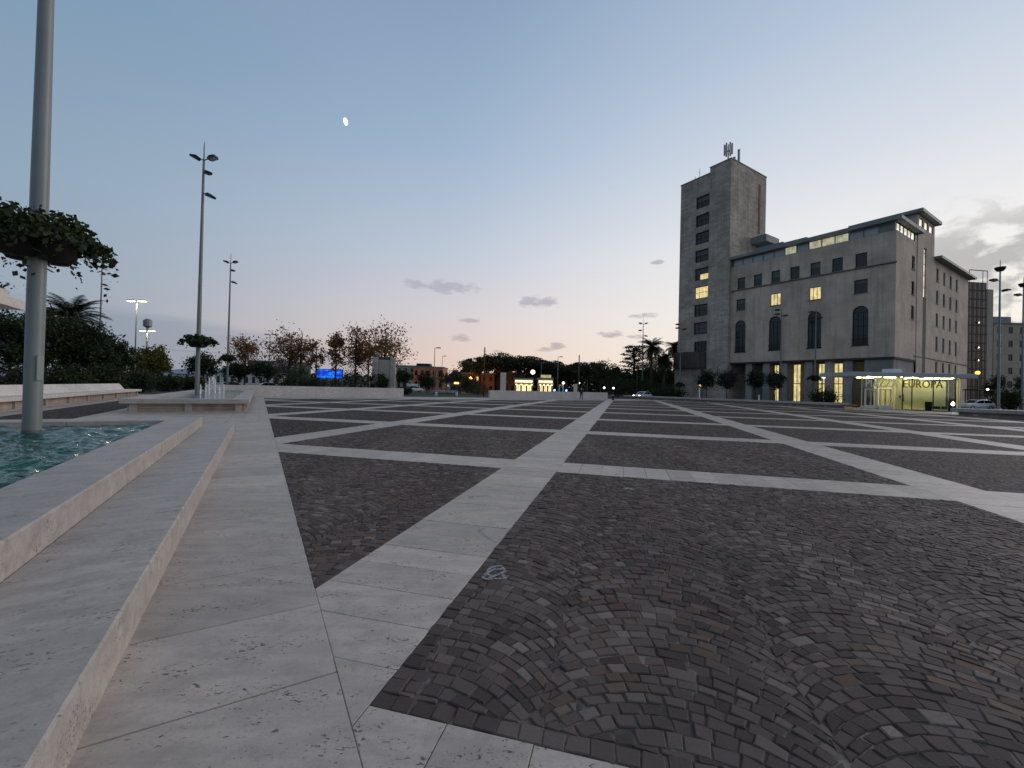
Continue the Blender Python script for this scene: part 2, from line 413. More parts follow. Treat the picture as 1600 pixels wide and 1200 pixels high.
cells = []
for u in UC[:-1]:
    for v in VC[:-1]:
        poly = clip_plaza([UV(u+SW/2, v+SW/2), UV(u+PITCH_G-SW/2, v+SW/2), UV(u+PITCH_G-SW/2, v+PITCH_G-SW/2), UV(u+SW/2, v+PITCH_G-SW/2)])
        if len(poly) >= 3 and area(poly) > .02: cells.append((u, v, poly))
near_cells = [(UC[9], VC[4]), (UC[8], VC[4]), (UC[9], VC[5]), (UC[10], VC[4]), (UC[8], VC[5])]
def is_near(u, v): return any(abs(u-a) < .1 and abs(v-b) < .1 for a, b in near_cells)

# far cells: one sheet each
for (u, v, poly) in cells:
    if not is_near(u, v):
        MB().prism(poly, -.0066, -.002).build('cobble_field', m_cobfar, plaza)

# near cells: every stone
stones = []
ROWP0, LANE, RAD = .088, 1.27, .80
def wob(p):
    x, y = p; return (x+.010*math.sin(2.1*x+3.3*y)+.007*math.sin(7.3*y-2.2*x+1), y+.010*math.sin(2.7*x-2.4*y+2)+.007*math.sin(6.1*x+3.1*y))
def add_stone(poly, gap=.0028, w_=False):
    n = len(poly); cx = sum(p[0] for p in poly)/n; cy = sum(p[1] for p in poly)/n
    A = area(poly)
    if A < .0016: return
    k = 1-gap/math.sqrt(A)*2
    j = .0065
    poly = [(cx+(x-cx)*k+random.uniform(-j,j), cy+(y-cy)*k+random.uniform(-j,j)) for x, y in poly]
    stones.append((cx, cy, poly))
for (u, v, poly) in cells:
    if not is_near(u, v): continue
    ua, ub, va, vb = u+SW/2, u+PITCH_G-SW/2, v+SW/2, v+PITCH_G-SW/2
    BW = .10
    # border course along the four strips
    def course(u0, v0, u1, v1, nu, nv):
        L = math.hypot(u1-u0, v1-v0); n = int(L/.105); 
        for i in range(n):
            a, b = i/n, (i+1)/n
            q = [(u0+(u1-u0)*a, v0+(v1-v0)*a), (u0+(u1-u0)*b, v0+(v1-v0)*b)]
            q += [(q[1][0]+nu*BW, q[1][1]+nv*BW), (q[0][0]+nu*BW, q[0][1]+nv*BW)]
            pl = clip_plaza([UV(*p) for p in q])
            if len(pl) >= 3: add_stone(pl)
    course(ua, va, ub, va, 0, 1); course(ua, vb, ub, vb, 0, -1); course(ua, va+BW, ua, vb-BW, 1, 0); course(ub, va+BW, ub, vb-BW, -1, 0)
    ia, ib, ja, jb = ua+BW, ub-BW, va+BW, vb-BW
    lane0 = math.floor((ia+.33)/LANE)
    BASES = [ja-RAD-.3]
    while BASES[-1] < jb: BASES.append(BASES[-1]+random.choice((.074,.080,.086,.090,.096,.102)))
    for ln in range(lane0, lane0+8):
        ucen = -.33+LANE*ln+LANE/2
        if ucen-LANE/2 > ib: break
        tmax = math.asin(LANE/2/RAD)
        for row in range(len(BASES)-1):
            base, ROWP = BASES[row], BASES[row+1]-BASES[row]
            if base+RAD*math.cos(tmax) > jb: break
            bo = .016 if row % 2 else -.016
            tl, tr = -math.asin((LANE/2-bo)/RAD), math.asin((LANE/2+bo)/RAD)
            ns = random.choice((12,13,14,15,16,17)); off = random.uniform(-.3,.3)
            ts = [tl]+[tl+(tr-tl)*(i+off+random.uniform(-.2,.2))/ns for i in range(1, ns)]+[tr]
            def pt(t, k):
                # k=0 inner arc of the course, k=1 outer arc met along the radius
                if k == 0: return (ucen+RAD*math.sin(t), base+RAD*math.cos(t))
                uu = RAD*math.sin(t)+ROWP*math.cos(t)*math.sin(t)
                uu = max(-LANE/2+bo, min(LANE/2+bo, uu))
                return (ucen+uu, base+ROWP+math.sqrt(RAD*RAD-uu*uu))
            for i in range(len(ts)-1):
                q = [pt(ts[i],0), pt(ts[i+1],0), pt(ts[i+1],1), pt(ts[i],1)]
                mu = sum(p[0] for p in q)/4; mv = sum(p[1] for p in q)/4
                if mu < ia-.1 or mu > ib+.1 or mv < ja-.1 or mv > jb+.1: continue
                for (a,b,c) in ((-1,0,-ia),(1,0,ib),(0,-1,-ja),(0,1,jb)):
                    q = clip(q, a, b, c)
                    if len(q) < 3: break
                if len(q) < 3: continue
                pl = [UV(*p) for p in q]
                if ia+.05 < mu < ib-.05 and ja+.05 < mv < jb-.05: pl = [wob(p) for p in pl]
                if min(p[0] for p in pl) < PX0+.01: 
                    pl = clip(pl, -1, 0, -PX0)
                    if len(pl) < 3: continue
                add_stone(pl)

def stone_geo(cx, cy, poly, V, Fc, T, Wm):
    n = len(poly); h = random.gauss(0, .0022); tx, ty = random.gauss(0, .04), random.gauss(0, .04)
    b = len(V); tint = min(1, max(0, random.gauss(.42, .25)+.10*math.sin(cx*2.3-cy*1.1))); warm = random.random()**2.6*(.75+.45*math.sin(cx*1.9+1.3*math.sin(cy*1.4))*math.sin(cy*1.7+.6))
    def zz(x, y): return h+tx*(x-cx)+ty*(y-cy)
    for (x, y) in poly: V.append((x, y, -.014))
    for (x, y) in poly: V.append((x, y, zz(x,y)-.0055))
    for (x, y) in poly:
        d = math.hypot(x-cx, y-cy)+1e-6; k = 1-.0075/d; V.append((cx+(x-cx)*k, cy+(y-cy)*k, zz(x,y)))
    for r in (0, 1):
        for i in range(n): Fc.append((b+r*n+i, b+r*n+(i+1)%n, b+(r+1)*n+(i+1)%n, b+(r+1)*n+i))
    Fc.append(tuple(range(b+2*n, b+3*n)))
    T += [tint]*(3*n); Wm += [warm]*(3*n)
def ccw(p):
    return p if sum(p[i][0]*p[(i+1)%len(p)][1]-p[(i+1)%len(p)][0]*p[i][1] for i in range(len(p))) > 0 else p[::-1]
def stones_obj(name, lst, parent, kind=None):
    V, Fc, T, Wm = [], [], [], []
    for (cx, cy, p) in lst: stone_geo(cx, cy, ccw(p), V, Fc, T, Wm)
    me = bpy.data.meshes.new(name); me.from_pydata(V, [], Fc); me.materials.append(m_cobble)
    for nm, d in (('tint', T), ('warm', Wm)):
        a = me.attributes.new(nm, 'FLOAT', 'POINT'); a.data.foreach_set('value', d)
    o = bpy.data.objects.new(name, me); COL.objects.link(o); o.parent = parent
    if kind: o['kind'] = kind
    return o
def in_view(x, y):
    d = Vector((x, y, -EYE)); z = d.dot(fw)
    if z < .3: return False
    a, b = d.dot(rt)/z*F_PX, -d.dot(up)/z*F_PX
    return abs(a) < 800 and b < 600
vis = sorted([s_ for s_ in stones if in_view(s_[0], s_[1])], key=lambda q: q[0]**2+q[1]**2)
first = vis[:290]; fs = set(id(q) for q in first)
for q in first: stones_obj('cobblestone', [q], plaza)
stones_obj('cobblestones', [q for q in stones if id(q) not in fs], plaza, 'stuff')

# travertine strips: slabs near by, long runs beyond
def slab_poly(poly, name='slab', z=0.0, c=.004):
    poly = ccw(poly); n = len(poly); cx = sum(p[0] for p in poly)/n; cy = sum(p[1] for p in poly)/n
    b = MB(); zz = z+random.uniform(-.0015, .0015)
    o = [(x, y, -.02) for x, y in poly]; m_ = [(x, y, zz-c) for x, y in poly]; t_ = []
    for (x, y) in poly:
        d = math.hypot(x-cx, y-cy); k = 1-c*1.2/d; t_.append((cx+(x-cx)*k, cy+(y-cy)*k, zz))
    b.add(o+m_+t_, [(r*n+i, r*n+(i+1)%n, (r+1)*n+(i+1)%n, (r+1)*n+i) for r in (0,1) for i in range(n)]+[tuple(range(2*n,3*n))])
    return b.build(name, m_slab, plaza)
def near_pt(u, v, lim):
    x, y = UV(u, v); return math.hypot(x, y) < lim
NEARLIM, SL = 13.5, .405
def strip(along, c, a0, a1, skip):
    """along 'v' (constant u) or 'u' (constant v); skip = ranges where the other family runs through"""
    segs = [(a0, a1)]
    if skip: 
        segs = []; prev = a0
        for sc in sorted(skip):
            if sc-SW/2 > prev: segs.append((prev, sc-SW/2))
            prev = max(prev, sc+SW/2)
        if prev < a1: segs.append((prev, a1))
    P = (lambda s_, d: UV(c+d, s_)) if along == 'v' else (lambda s_, d: UV(s_, c+d))
    for (s0, s1) in segs:
        run = None
        n = max(1, round((s1-s0)/SL)); st = (s1-s0)/n
        for i in range(n):
            q0, q1 = s0+i*st, s0+(i+1)*st; mdl = (q0+q1)/2
            near = near_pt(c, mdl, NEARLIM) if along == 'v' else near_pt(mdl, c, NEARLIM)
            x, y = P(mdl, 0)
            if near and (x*fw.x+y*fw.y) > -1:
                if run: flush(P, run); run = None
                g = .0022 if random.random() > .12 else .004
                pl = clip_plaza([P(q0+g, -SW/2+.002), P(q1-g, -SW/2+.002), P(q1-g, SW/2-.002), P(q0+g, SW/2-.002)])
                if len(pl) >= 3 and area(pl) > .004: slab_poly(pl)
            else:
                run = [q0, q1] if run is None else [run[0], q1]
        if run: flush(P, run)
def flush(P, run):
    pl = clip_plaza([P(run[0], -SW/2), P(run[1], -SW/2), P(run[1], SW/2), P(run[0], SW/2)])
    if len(pl) >= 3 and area(pl) > .01: MB().prism(ccw(pl), -.02, 0).build('strip_run', m_stripfar, plaza)
for u in UC: strip('v', u, -40, 90, None)
for v in VC: strip('u', v, -60, 60, UC)

# the walkway beside the fountains
walk = struct(MB().prism([(-24,-22),(PX0,-22),(PX0,56),(-24,56)], -.05, -.006).build('pavement', m_paving))
y = -2.47
while y < 19.5:
    g = .004 if random.random() > .3 else .006
    o = slab_poly([(-.66,y+g),(PX0-.004,y+g),(PX0-.004,y+.82-g),(-.66,y+.82-g)]); o.parent = walk; y += .82
far_apron = struct(MB().prism([(PX0,PY1),(62,PY1),(62,56),(PX0,56)], -.05, -.004).build('pavement', m_paving))
struct(MB().prism([(PX1,PY0),(66,PY0),(66,PY1),(PX1,PY1)], -.05, -.005).build('pavement', m_paving))
struct(MB().prism([(-8.4,17),(-6.0,17),(-6.0,47),(-8.4,47)], -.02, .003).build('side_paving', m_cobfar))
# chalk scrawl and litter on the stones
def chalk_fn(k, p):
    n = k.noise(geoco(k), 45, 4, .7); tb = k.node('ShaderNodeBsdfTransparent'); mx = k.node('ShaderNodeMixShader')
    k.put(mx.inputs[0], k.math('MULTIPLY', k.ss(n, .36, .55), .9)); k.l.new(tb.outputs[0], mx.inputs[1]); k.l.new(p.outputs[0], mx.inputs[2]); k.l.new(mx.outputs[0], k.n['Material Output'].inputs[0])
m_chalk = material('chalk_paint', chalk_fn, col=(.34,.33,.33), rough=.9)
def scrawl(name, pts, r, label):
    b = MB()
    for i in range(len(pts)-1):
        a, c = Vector((*pts[i], 0)), Vector((*pts[i+1], 0)); d = (c-a).normalized(); n = Vector((-d.y, d.x, 0))*r
        b.add([a-n+Vector((0,0,.0055)), c-n+Vector((0,0,.0055)), c+n+Vector((0,0,.0065)), a+n+Vector((0,0,.0065))], [(0,1,2,3)])
    return tag(b.build(name, m_chalk), label, 'chalk mark')
def g2(px, py):
    r = fw+rt*((px-800)/F_PX)+up*((600-py)/F_PX); t_ = -EYE/r.z; return (r.x*t_, r.y*t_)
scrawl('chalk_mark', [g2(*q) for q in [(754,905),(766,888),(782,884),(790,893),(778,899),(757,906),(771,905),(790,905),(784,896),(770,902),(760,897),(772,890),(786,890)]], .013, 'white chalk scrawl on the cobbles beside the wide diagonal strip')
scrawl('chalk_mark', [g2(*q) for q in [(745,832),(758,826),(748,828),(760,838),(775,848)]], .008, 'grey scribbled arrow on the diagonal travertine strip')
scrawl('chalk_mark', [g2(*q) for q in [(975,765),(982,763),(990,766)]], .03, 'short white curved paint mark out on the dark cobbles')

# ------------------------------------------------------------------ near fountain
WZ = .40
def water_mat(k, p):
    g = geoco(k)
    n1 = k.noise(scaled(k, g, 1, 1.0, 1), 2.6, 3, .55, .8); n2 = k.noise(g, 9, 2, .5, .5); nb = k.noise(g, .8, 3)
    k.put(p.inputs['Base Color'], k.mix(k.ss(nb, .3, .7), (.010,.058,.046,1), (.026,.112,.090,1)))
    p.inputs['Roughness'].default_value = .05; p.inputs['IOR'].default_value = 1.33; p.inputs['Specular IOR Level'].default_value = .5
    bump(k, p, k.math('ADD', n1, k.math('MULTIPLY', n2, .25)), 1.0, .06)
m_water = material('pool_water', water_mat)
f1 = thing('fountain_basin', 'near stepped travertine fountain basin with teal water along the left', 'fountain', (-3.85, 4, 0))
def rel(b, o): return b.xf(Matrix.Translation(-Vector(o.location)))
def beamy(b, x0, x1, y0, y1, z0, z1, c=.012): return b.cbox(x0, x1, y0, y1, z0, z1, c)
# outer step (right side, far end, left side), in long blocks
def blocks(name, x0, x1, y0, y1, z0, z1, ln, par, mat=m_trav, c=.012, axis=1):
    a, b_ = (y0, y1) if axis == 1 else (x0, x1); n = max(1, round((b_-a)/ln))
    for i in range(n):
        p0, p1 = a+(b_-a)*i/n+.0015, a+(b_-a)*(i+1)/n-.0015
        q = MB()
        if axis == 1: q.cbox(x0, x1, p0, p1, z0, z1, c)
        else: q.cbox(p0, p1, y0, y1, z0, z1, c)
        rel(q, par).build(name, mat, par)
blocks('step', -1.352, -.62, -6, 15.3, -.03, .27, 2.66, f1)
blocks('rim', -2.02, -1.35, -6, 13.9, -.03, .52, 2.48, f1)
blocks('rim', -6.40, -1.35, 13.902, 14.75, -.03, .515, 2.6, f1, axis=0)
blocks('rim', -6.40, -5.70, -6, 13.9, -.03, .52, 3.3, f1)
blocks('step', -7.10, -6.402, -6, 15.3, -.03, .27, 3.5, f1)
rel(MB().box(-5.70, -2.02, -6, 13.9, -.04, .02), f1).build('basin_floor', material('basin_floor', varied((.08,.20,.18), .2, 1, .6, 0)), f1)
def water_sheet(x0, x1, y0, y1, z, step):
    nx, ny = int((x1-x0)/step), int((y1-y0)/step); X, Y = np.meshgrid(np.linspace(x0, x1, nx+1), np.linspace(y0, y1, ny+1)); Zw = np.zeros_like(X)
    for i in range(34):
        lam = .16*(7.5**rng.random()); a = rng.random()*2*math.pi; ph = rng.random()*6.28; k_ = 2*math.pi/lam
        wob_ = .25*np.sin(X*1.7*math.cos(a*3)+Y*1.3+ph)
        Zw += .0100*lam*np.sin(k_*(X*math.cos(a)+Y*math.sin(a))+ph+wob_*3)
    V = np.stack([X, Y, z+Zw], -1).reshape(-1,3); idx = np.arange((nx+1)*(ny+1)).reshape(ny+1, nx+1)
    Fq = np.stack([idx[:-1,:-1], idx[:-1,1:], idx[1:,1:], idx[1:,:-1]], -1).reshape(-1,4)
    me = bpy.data.meshes.new('water'); me.from_pydata(V.tolist(), [], Fq.tolist()); me.materials.append(m_water); me.polygons.foreach_set('use_smooth', [True]*len(me.polygons))
    o = bpy.data.objects.new('water', me); COL.objects.link(o); return struct(o)
water_sheet(-5.698, -2.022, -1.0, 13.898, WZ, .042)
struct(MB().box(-5.698, -2.022, -5.99, -1.0, .05, WZ).build('water', m_water))

# ------------------------------------------------------------------ leaves
def leaf_mesh(name, C, size, mat, parent=None, nrm_up=.3, loc=None, aspect=.6, tint=None, jitter=.35):
    """C: (n,3) leaf centres; one small pointed leaf (two triangles folded) per centre"""
    n = len(C); sz = size*(1+jitter*rng.standard_normal(n)).clip(.4, 2)
    d = rng.standard_normal((n,3)); d /= np.linalg.norm(d, axis=1)[:,None]
    e = rng.standard_normal((n,3)); e[:,2] += nrm_up; e -= (e*d).sum(1)[:,None]*d; e /= np.linalg.norm(e, axis=1)[:,None]+1e-9
    a = d*sz[:,None]*.5; b = e*(sz*aspect*.5)[:,None]
    V = np.stack([C-a, C+b, C+a, C-b], 1).reshape(-1,3)
    Fi = np.arange(4*n).reshape(n,4)
    me = bpy.data.meshes.new(name); me.vertices.add(4*n); me.vertices.foreach_set('co', V.ravel())
    me.loops.add(4*n); me.loops.foreach_set('vertex_index', Fi.ravel()); me.polygons.add(n)
    me.polygons.foreach_set('loop_start', np.arange(0,4*n,4)); me.polygons.foreach_set('loop_total', np.full(n,4)); me.update(calc_edges=True)
    tv = rng.random(n) if tint is None else tint
    at = me.attributes.new('tint', 'FLOAT', 'POINT'); at.data.foreach_set('value', np.repeat(tv,4).astype(np.float32))
    me.materials.append(mat)
    o = bpy.data.objects.new(name, me); COL.objects.link(o)
    if parent: o.parent = parent
    if loc is not None: o.location = loc
    return o
def clumps(cen, rad, n_cl, n_leaf, cl_r, shell=.55, flat=1.0):
    """leaf centres gathered in clumps inside an ellipsoid"""
    cen, rad = np.array(cen), np.array(rad)
    d = rng.standard_normal((n_cl,3)); d /= np.linalg.norm(d,axis=1)[:,None]
    r = shell+(1-shell)*rng.random(n_cl)**.7
    cc = cen+d*r[:,None]*rad
    out = []
    for c in cc:
        k = max(6, int(n_leaf*(.5+rng.random()))); q = rng.standard_normal((k,3))*cl_r*(.6+.7*rng.random())*.55; q[:,2] *= flat; out.append(c+q)
    return np.concatenate(out), cc
def tree(px, Z, top, wpx, label, kind, group, name='tree', bot=None, dens=1.0, cl=None, leafs=None, nl=None):
    x, y = site(px, Z); H = hgt(px, top, Z); wd = span(wpx, px, Z)/2
    b0 = H*.30 if bot is None else hgt(px, bot, Z); b0 = max(.15, b0)
    r = thing(name, label, 'tree', (x, y, -.05), 0, group)
    mat, ls = {'dark':(m_leaf,.30),'yellow':(m_leafy,.30),'plane':(m_leafb,.34),'olive':(m_leafo,.22),'pine':(m_leafp,.30)}[kind]
    if leafs: ls = leafs
    cz, rz = (H+b0)/2, (H-b0)/2
    ncl = int((cl or 46)*dens); P, cc = clumps((0,0,cz), (wd*.92, wd*.92, rz*.92), ncl, nl or 60, wd*.30, .25 if kind != 'plane' else .15)
    tb = MB(); tr_ = max(.10, H*.018)
    trunk_top = b0+(H-b0)*(.85 if kind == 'plane' else .45)
    pts = [(0,0,0)]; 
    for i in range(1,5): pts.append((random.uniform(-.15,.15)*i*.4, random.uniform(-.15,.15)*i*.4, trunk_top*i/4))
    tb.path(pts, [tr_*(1-.17*i) for i in range(5)], 7)
    for c in cc[:(26 if kind != 'plane' else 46)]:
        zf = min(trunk_top, max(b0*.7, c[2]-abs(c[0])*.8-abs(c[1])*.8)); f = zf/trunk_top
        st = Vector((pts[-1][0]*f, pts[-1][1]*f, zf)); en = Vector(c); md = (st+en)/2+Vector((0,0,-.12*(en-st).length))
        tb.path([st, md, en], [tr_*.38, tr_*.24, tr_*.08], 4)
    tb.build('trunk', m_bark, r)
    P = P[P[:,2] > .1]
    tint = np.clip(.25+.5*(P[:,2]-b0)/(H-b0+.01)*.6+.35*rng.random(len(P)), 0, 1)
    leaf_mesh('crown', P, ls, mat, r, tint=rng.random(len(P))*.9)
    return r
def shrub(px, Z, top, wpx, label, mat=None, group=None, ls=.16, n=60, dep=None, cat='shrub', name='shrub', nl=45):
    x, y = site(px, Z); H = hgt(px, top, Z); wd = span(wpx, px, Z)/2; dp = dep or wd*.8
    r = thing(name, label, cat, (x, y, -.05), -YAW, group)
    P, cc = clumps((0,0,H*.48), (wd*.9, dp*.9, H*.5), n, nl, min(wd,H)*.32, .35)
    P = P[(P[:,2] > .05)]
    tb = MB()
    for c in cc[:14]: tb.path([(c[0]*.15,c[1]*.15,0),(c[0]*.5,c[1]*.5,c[2]*.6),tuple(c)], [.05,.035,.012], 4)
    tb.build('stem', m_bark, r); leaf_mesh('foliage', P, ls, mat or m_leaf, r)
    return r
def palm(px, Z, top, label, spread, group, trunk_r=.28):
    x, y = site(px, Z); H = hgt(px, top, Z); r = thing('palm_tree', label, 'palm tree', (x, y, -.05), 0, group)
    hz = H-spread*.42
    tb = MB(); k = 12
    for i in range(k): tb.tube((0,0,hz*i/k), (0,0,hz*(i+1)/k), trunk_r*1.12, trunk_r*.92, 9)
    tb.sphere((0,0,hz), trunk_r*1.9, 8); tb.build('trunk', m_bark, r)
    V, Fc, T = [], [], []
    for i in range(95):
        a = random.uniform(0, 2*math.pi); e0 = R(random.uniform(-38, 80)); L = spread*random.uniform(.85,1.12)
        p = Vector((0,0,hz)); ang = e0; seg = 12; dirh = Vector((math.cos(a), math.sin(a), 0)); side = Vector((-math.sin(a), math.cos(a), 0)); tv = random.random()
        for s_ in range(seg):
            q = p+(dirh*math.cos(ang)+Vector((0,0,math.sin(ang))))*(L/seg); ang -= R(5.4+3.5*s_/seg)
            ll = L*.24*math.sin(math.pi*(.12+.86*s_/seg))
            for sg in (-1, 1):
                for h in (0, .34, .67):
                    o = p.lerp(q, h); tip = o+side*sg*ll*.8+(q-p).normalized()*ll*.6+Vector((0,0,-ll*.30+random.uniform(-.05,.05)))
                    b = len(V); wv = (q-p)*.30; V += [tuple(o), tuple(o+wv), tuple(tip)]; Fc.append((b,b+1,b+2)); T += [tv]*3
            b = len(V); t_ = side*.03; V += [tuple(p-t_), tuple(p+t_), tuple(q)]; Fc.append((b,b+1,b+2)); T += [tv]*3
            p = q
    me = bpy.data.meshes.new('fronds'); me.from_pydata(V, [], Fc); me.materials.append(m_palm)
    at = me.attributes.new('tint','FLOAT','POINT'); at.data.foreach_set('value', T)
    o = bpy.data.objects.new('fronds', me); COL.objects.link(o); o.parent = r
    return r

# ------------------------------------------------------------------ light masts
def floodlight(par, pos, yaw, tilt, s=1.0, cup=False):
    b = MB()
    if cup:
        b.lathe([(.02,-.42),(.30,-.36),(.48,-.10),(.52,.12),(.46,.14),(.40,-.02),(.02,-.1)], (0,0,0), 14)
        b.xf(Matrix.Translation(pos)); return b.build('floodlight', m_dkmetal, par)
    # wedge housing with a lens below, on a short arm
    b.add([(0,-.13,-.05),(.16,-.24,-.16),(.70,-.30,-.14),(.76,-.26,.02),(.30,-.20,.17),(0,-.12,.10),
           (0,.13,-.05),(.16,.24,-.16),(.70,.30,-.14),(.76,.26,.02),(.30,.20,.17),(0,.12,.10)],
          [(0,1,2,3,4,5),(11,10,9,8,7,6),(0,6,7,1),(1,7,8,2),(2,8,9,3),(3,9,10,4),(4,10,11,5),(5,11,6,0)])
    b.tube((-.28,0,.02), (.03,0,.02), .045, .045, 6)
    M_ = Matrix.Translation(pos) @ Matrix.Rotation(yaw,4,'Z') @ Matrix.Rotation(-tilt,4,'Y') @ Matrix.Scale(s,4) @ Matrix.Translation((.28,0,0))
    b.xf(M_); o = b.build('floodlight', m_dkmetal, par)
    l = MB(); l.add([(.20,-.20,-.166),(.66,-.25,-.150),(.66,.25,-.150),(.20,.20,-.166)], [(3,2,1,0)]); l.xf(M_); l.build('lens', material('lens_glass', col=(.35,.37,.38), rough=.15), o)
    return o
def planter_ring(par, z, rad, near):
    """four clay-brown half-round bowls clasped round the mast, with trailing plants"""
    mb = material('planter_bowl', varied((.016,.013,.011), .3, 4, .85, .3, 30))
    for i in range(4):
        a = R(45+90*i+12); c = (math.cos(a)*rad*.50, math.sin(a)*rad*.50, z)
        b = MB(); b.lathe([(.02,-.36),(rad*.30,-.34),(rad*.47,-.22),(rad*.52,.02),(rad*.53,.10),(rad*.47,.11),(rad*.44,.02),(.02,.0)], c, 18)
        b.build('bowl', mb, par, smooth=True)
    k = 9500 if near else 2100; out = []
    for i in range(int(k/14)):
        a = random.uniform(0, 2*math.pi); rr = rad*random.uniform(.40, 1.15); base = Vector((math.cos(a)*rr, math.sin(a)*rr, z+.05))
        # upright sprays inside, trailing stems outside
        if rr < rad*.85 or random.random() < .45:
            q = base; L = random.uniform(.2,.62)*(1.15-rr/rad*.5)
            for s_ in range(14): out.append(base+Vector((math.cos(a)*.25*L*s_/14, math.sin(a)*.25*L*s_/14, L*s_/14))+Vector([random.gauss(0,.06) for _ in range(3)]))
        else:
            L = random.uniform(.25,.65)*(2.2 if random.random() < .08 else 1)
            for s_ in range(14): f = s_/14; out.append(base+Vector((math.cos(a)*.42*math.sqrt(f), math.sin(a)*.42*math.sqrt(f), .25*f-L*f*f*1.2))+Vector([random.gauss(0,.05) for _ in range(3)]))
    leaf_mesh('plants', np.array([tuple(p) for p in out]), .085 if near else .16, m_leaf, par, aspect=.7, jitter=.55)['kind'] = 'stuff'
    if near:
        P = np.array([(math.cos(R(a))*rad*.92, math.sin(R(a))*rad*.92, z+.62)+np.array(rng.standard_normal(3)*.05) for a in (146,152,158) for _ in range(4)])
        leaf_mesh('flowers', P, .09, m_flower, par, aspect=.9)['kind'] = 'stuff'
def mast(px, Z, label, top=18.7, ring=4.35, heads='std', pos=None, near=False, rad=.140, base=-.05, rr=.66, group='tall light masts'):
    x, y = site(px, Z) if pos is None else pos
    r = thing('light_mast', label, 'light mast', (x, y, base), 0, group)
    b = MB(); H = top-base; sh = H-1.35
    n = 16 if near else 9
    b.lathe([(rad,0),(rad*.98,sh*.3),(rad*.72,sh*.7),(rad*.52,sh),(rad*.30,sh+.05),(.035,H-.3),(.004,H),(0,H)], (0,0,0), n)
    b.build('pole', m_pole, r, smooth=True)
    if near:
        MB().lathe([(rad*1.05,0),(rad*1.05,.32),(rad*1.0,.36)], (0,0,.0), 20).build('waterline_collar', material('stained_steel', varied((.10,.11,.105), .3, 3, .5, 0)), r, smooth=True)
        MB().cbox(rad*.93, rad*.93+.035, -.06, .06, 1.35, 1.85, .008).build('access_door', m_pole, r).rotation_euler = (0,0,R(-40))
    def A(deg): return -YAW+R(deg)
    if heads == 'std':
        for (deg, dz, tl) in ((180, sh-.05, 22), (0, sh-.05, 22), (-35, sh-1.0, -8), (-10, sh-2.45, -18)):
            floodlight(r, Vector((math.cos(A(deg))*rad*.5, math.sin(A(deg))*rad*.5, dz)), A(deg), R(tl), .84)
    elif heads == 'right':
        for (deg, dz, tl) in ((180, sh-.1, 20), (0, sh-.1, 20), (175, sh-1.6, 5), (-40, sh-2.8, -8)):
            floodlight(r, Vector((math.cos(A(deg))*rad*.5, math.sin(A(deg))*rad*.5, dz)), A(deg), R(tl), 1.0)
    elif heads == 'cup':
        floodlight(r, Vector((0,0,sh+.2)), 0, 0, 1, cup=True)
        for (deg, dz, tl) in ((180, sh-1.4, 14), (0, sh-2.6, 12)):
            floodlight(r, Vector((math.cos(A(deg))*rad*.5, math.sin(A(deg))*rad*.5, dz)), A(deg), R(tl), 1.0)
    elif heads == 'low':
        for (deg, dz, tl) in ((170, sh+.2, 10), (5, sh-.8, 12), (175, sh-.5, 5)):
            floodlight(r, Vector((math.cos(A(deg))*rad*.5, math.sin(A(deg))*rad*.5, dz)), A(deg), R(tl), 1.0)
    if ring: planter_ring(r, ring-base, rr, near)
    return r
mast(0, 0, 'thick grey steel mast standing in the near pool with a flower ring', pos=(-3.90, 12.25), near=True, base=.12, ring=4.24, rr=.66)
mast(0, 0, 'tall grey mast with four floodlights rising from the second fountain', pos=(-3.82, 37.6), base=.5, ring=4.25)
mast(355, 57, 'slim mast with four floodlights beyond the second fountain', ring=4.5)
mast(154, 64, 'distant mast hidden behind the trailing planter on the left', top=19.5, ring=None)
mast(1003, 100.5, 'mast in front of the palms left of the stone tower', heads='right', ring=3.4, rr=.6)
mast(1219, 76, 'mast with planter ring before the second arched window', heads='low', top=17.6, ring=4.3)
mast(1273, 72, 'mast with planter ring before the third arched window', heads='low', top=16.6, ring=4.3)
mast(1560, 52, 'mast with cup lamp right of the town hall', heads='cup', ring=None)
mast(1597, 59, 'mast with cup lamp at the right edge of the picture', heads='cup', ring=None)
mast(1062, 88, 'thin mast along the left edge of the stone tower', heads='low', top=16.5, ring=2.9, rr=.55)

# ------------------------------------------------------------------ second fountain
f2 = thing('fountain_basin', 'raised travertine fountain with ribbed sides and small water jets', 'fountain', (-2.9, 37.5, 0))
def b2(): return MB()
X0, X1, Y0, Y1 = -5.32, -.42, 25.0, 50.0
m_rib = material('ribbed_travertine', varied((.38,.31,.26), .2, 2, .8, .2, 30))
for (x0,x1,y0,y1,ax) in ((X0,X1,Y0,Y0+.75,0),(X0,X1,Y1-.75,Y1,0)): blocks('coping', x0, x1, y0, y1, .44, .655, 2.4, f2, axis=0)
blocks('coping', X1-.75, X1, Y0+.752, Y1-.752, .44, .655, 2.9, f2); blocks('coping', X0, X0+.75, Y0+.752, Y1-.752, .44, .655, 2.9, f2)
rel(MB().box(X0+.14, X1-.14, Y0+.1, Y1-.1, -.02, .07), f2).build('plinth', m_trav, f2)
rel(MB().box(X0+.30, X1-.30, Y0+.26, Y1-.26, .07, .44), f2).build('core_wall', m_rib, f2)
for i in range(5):                                     # ribbed courses, front and right side
    z = .085+i*.07
    rel(MB().cbox(X0+.24, X1-.24, Y0+.20, Y0+.28, z, z+.05, .01), f2).build('rib', m_rib, f2)
    rel(MB().cbox(X1-.28, X1-.20, Y0+.28, Y1-.28, z, z+.05, .01), f2).build('rib', m_rib, f2)
for x in (X0+.32, (X0+X1)/2-.14, X1-.60): rel(MB().cbox(x, x+.28, Y0+.14, Y0+.34, .07, .438, .01), f2).build('pier', m_trav, f2)
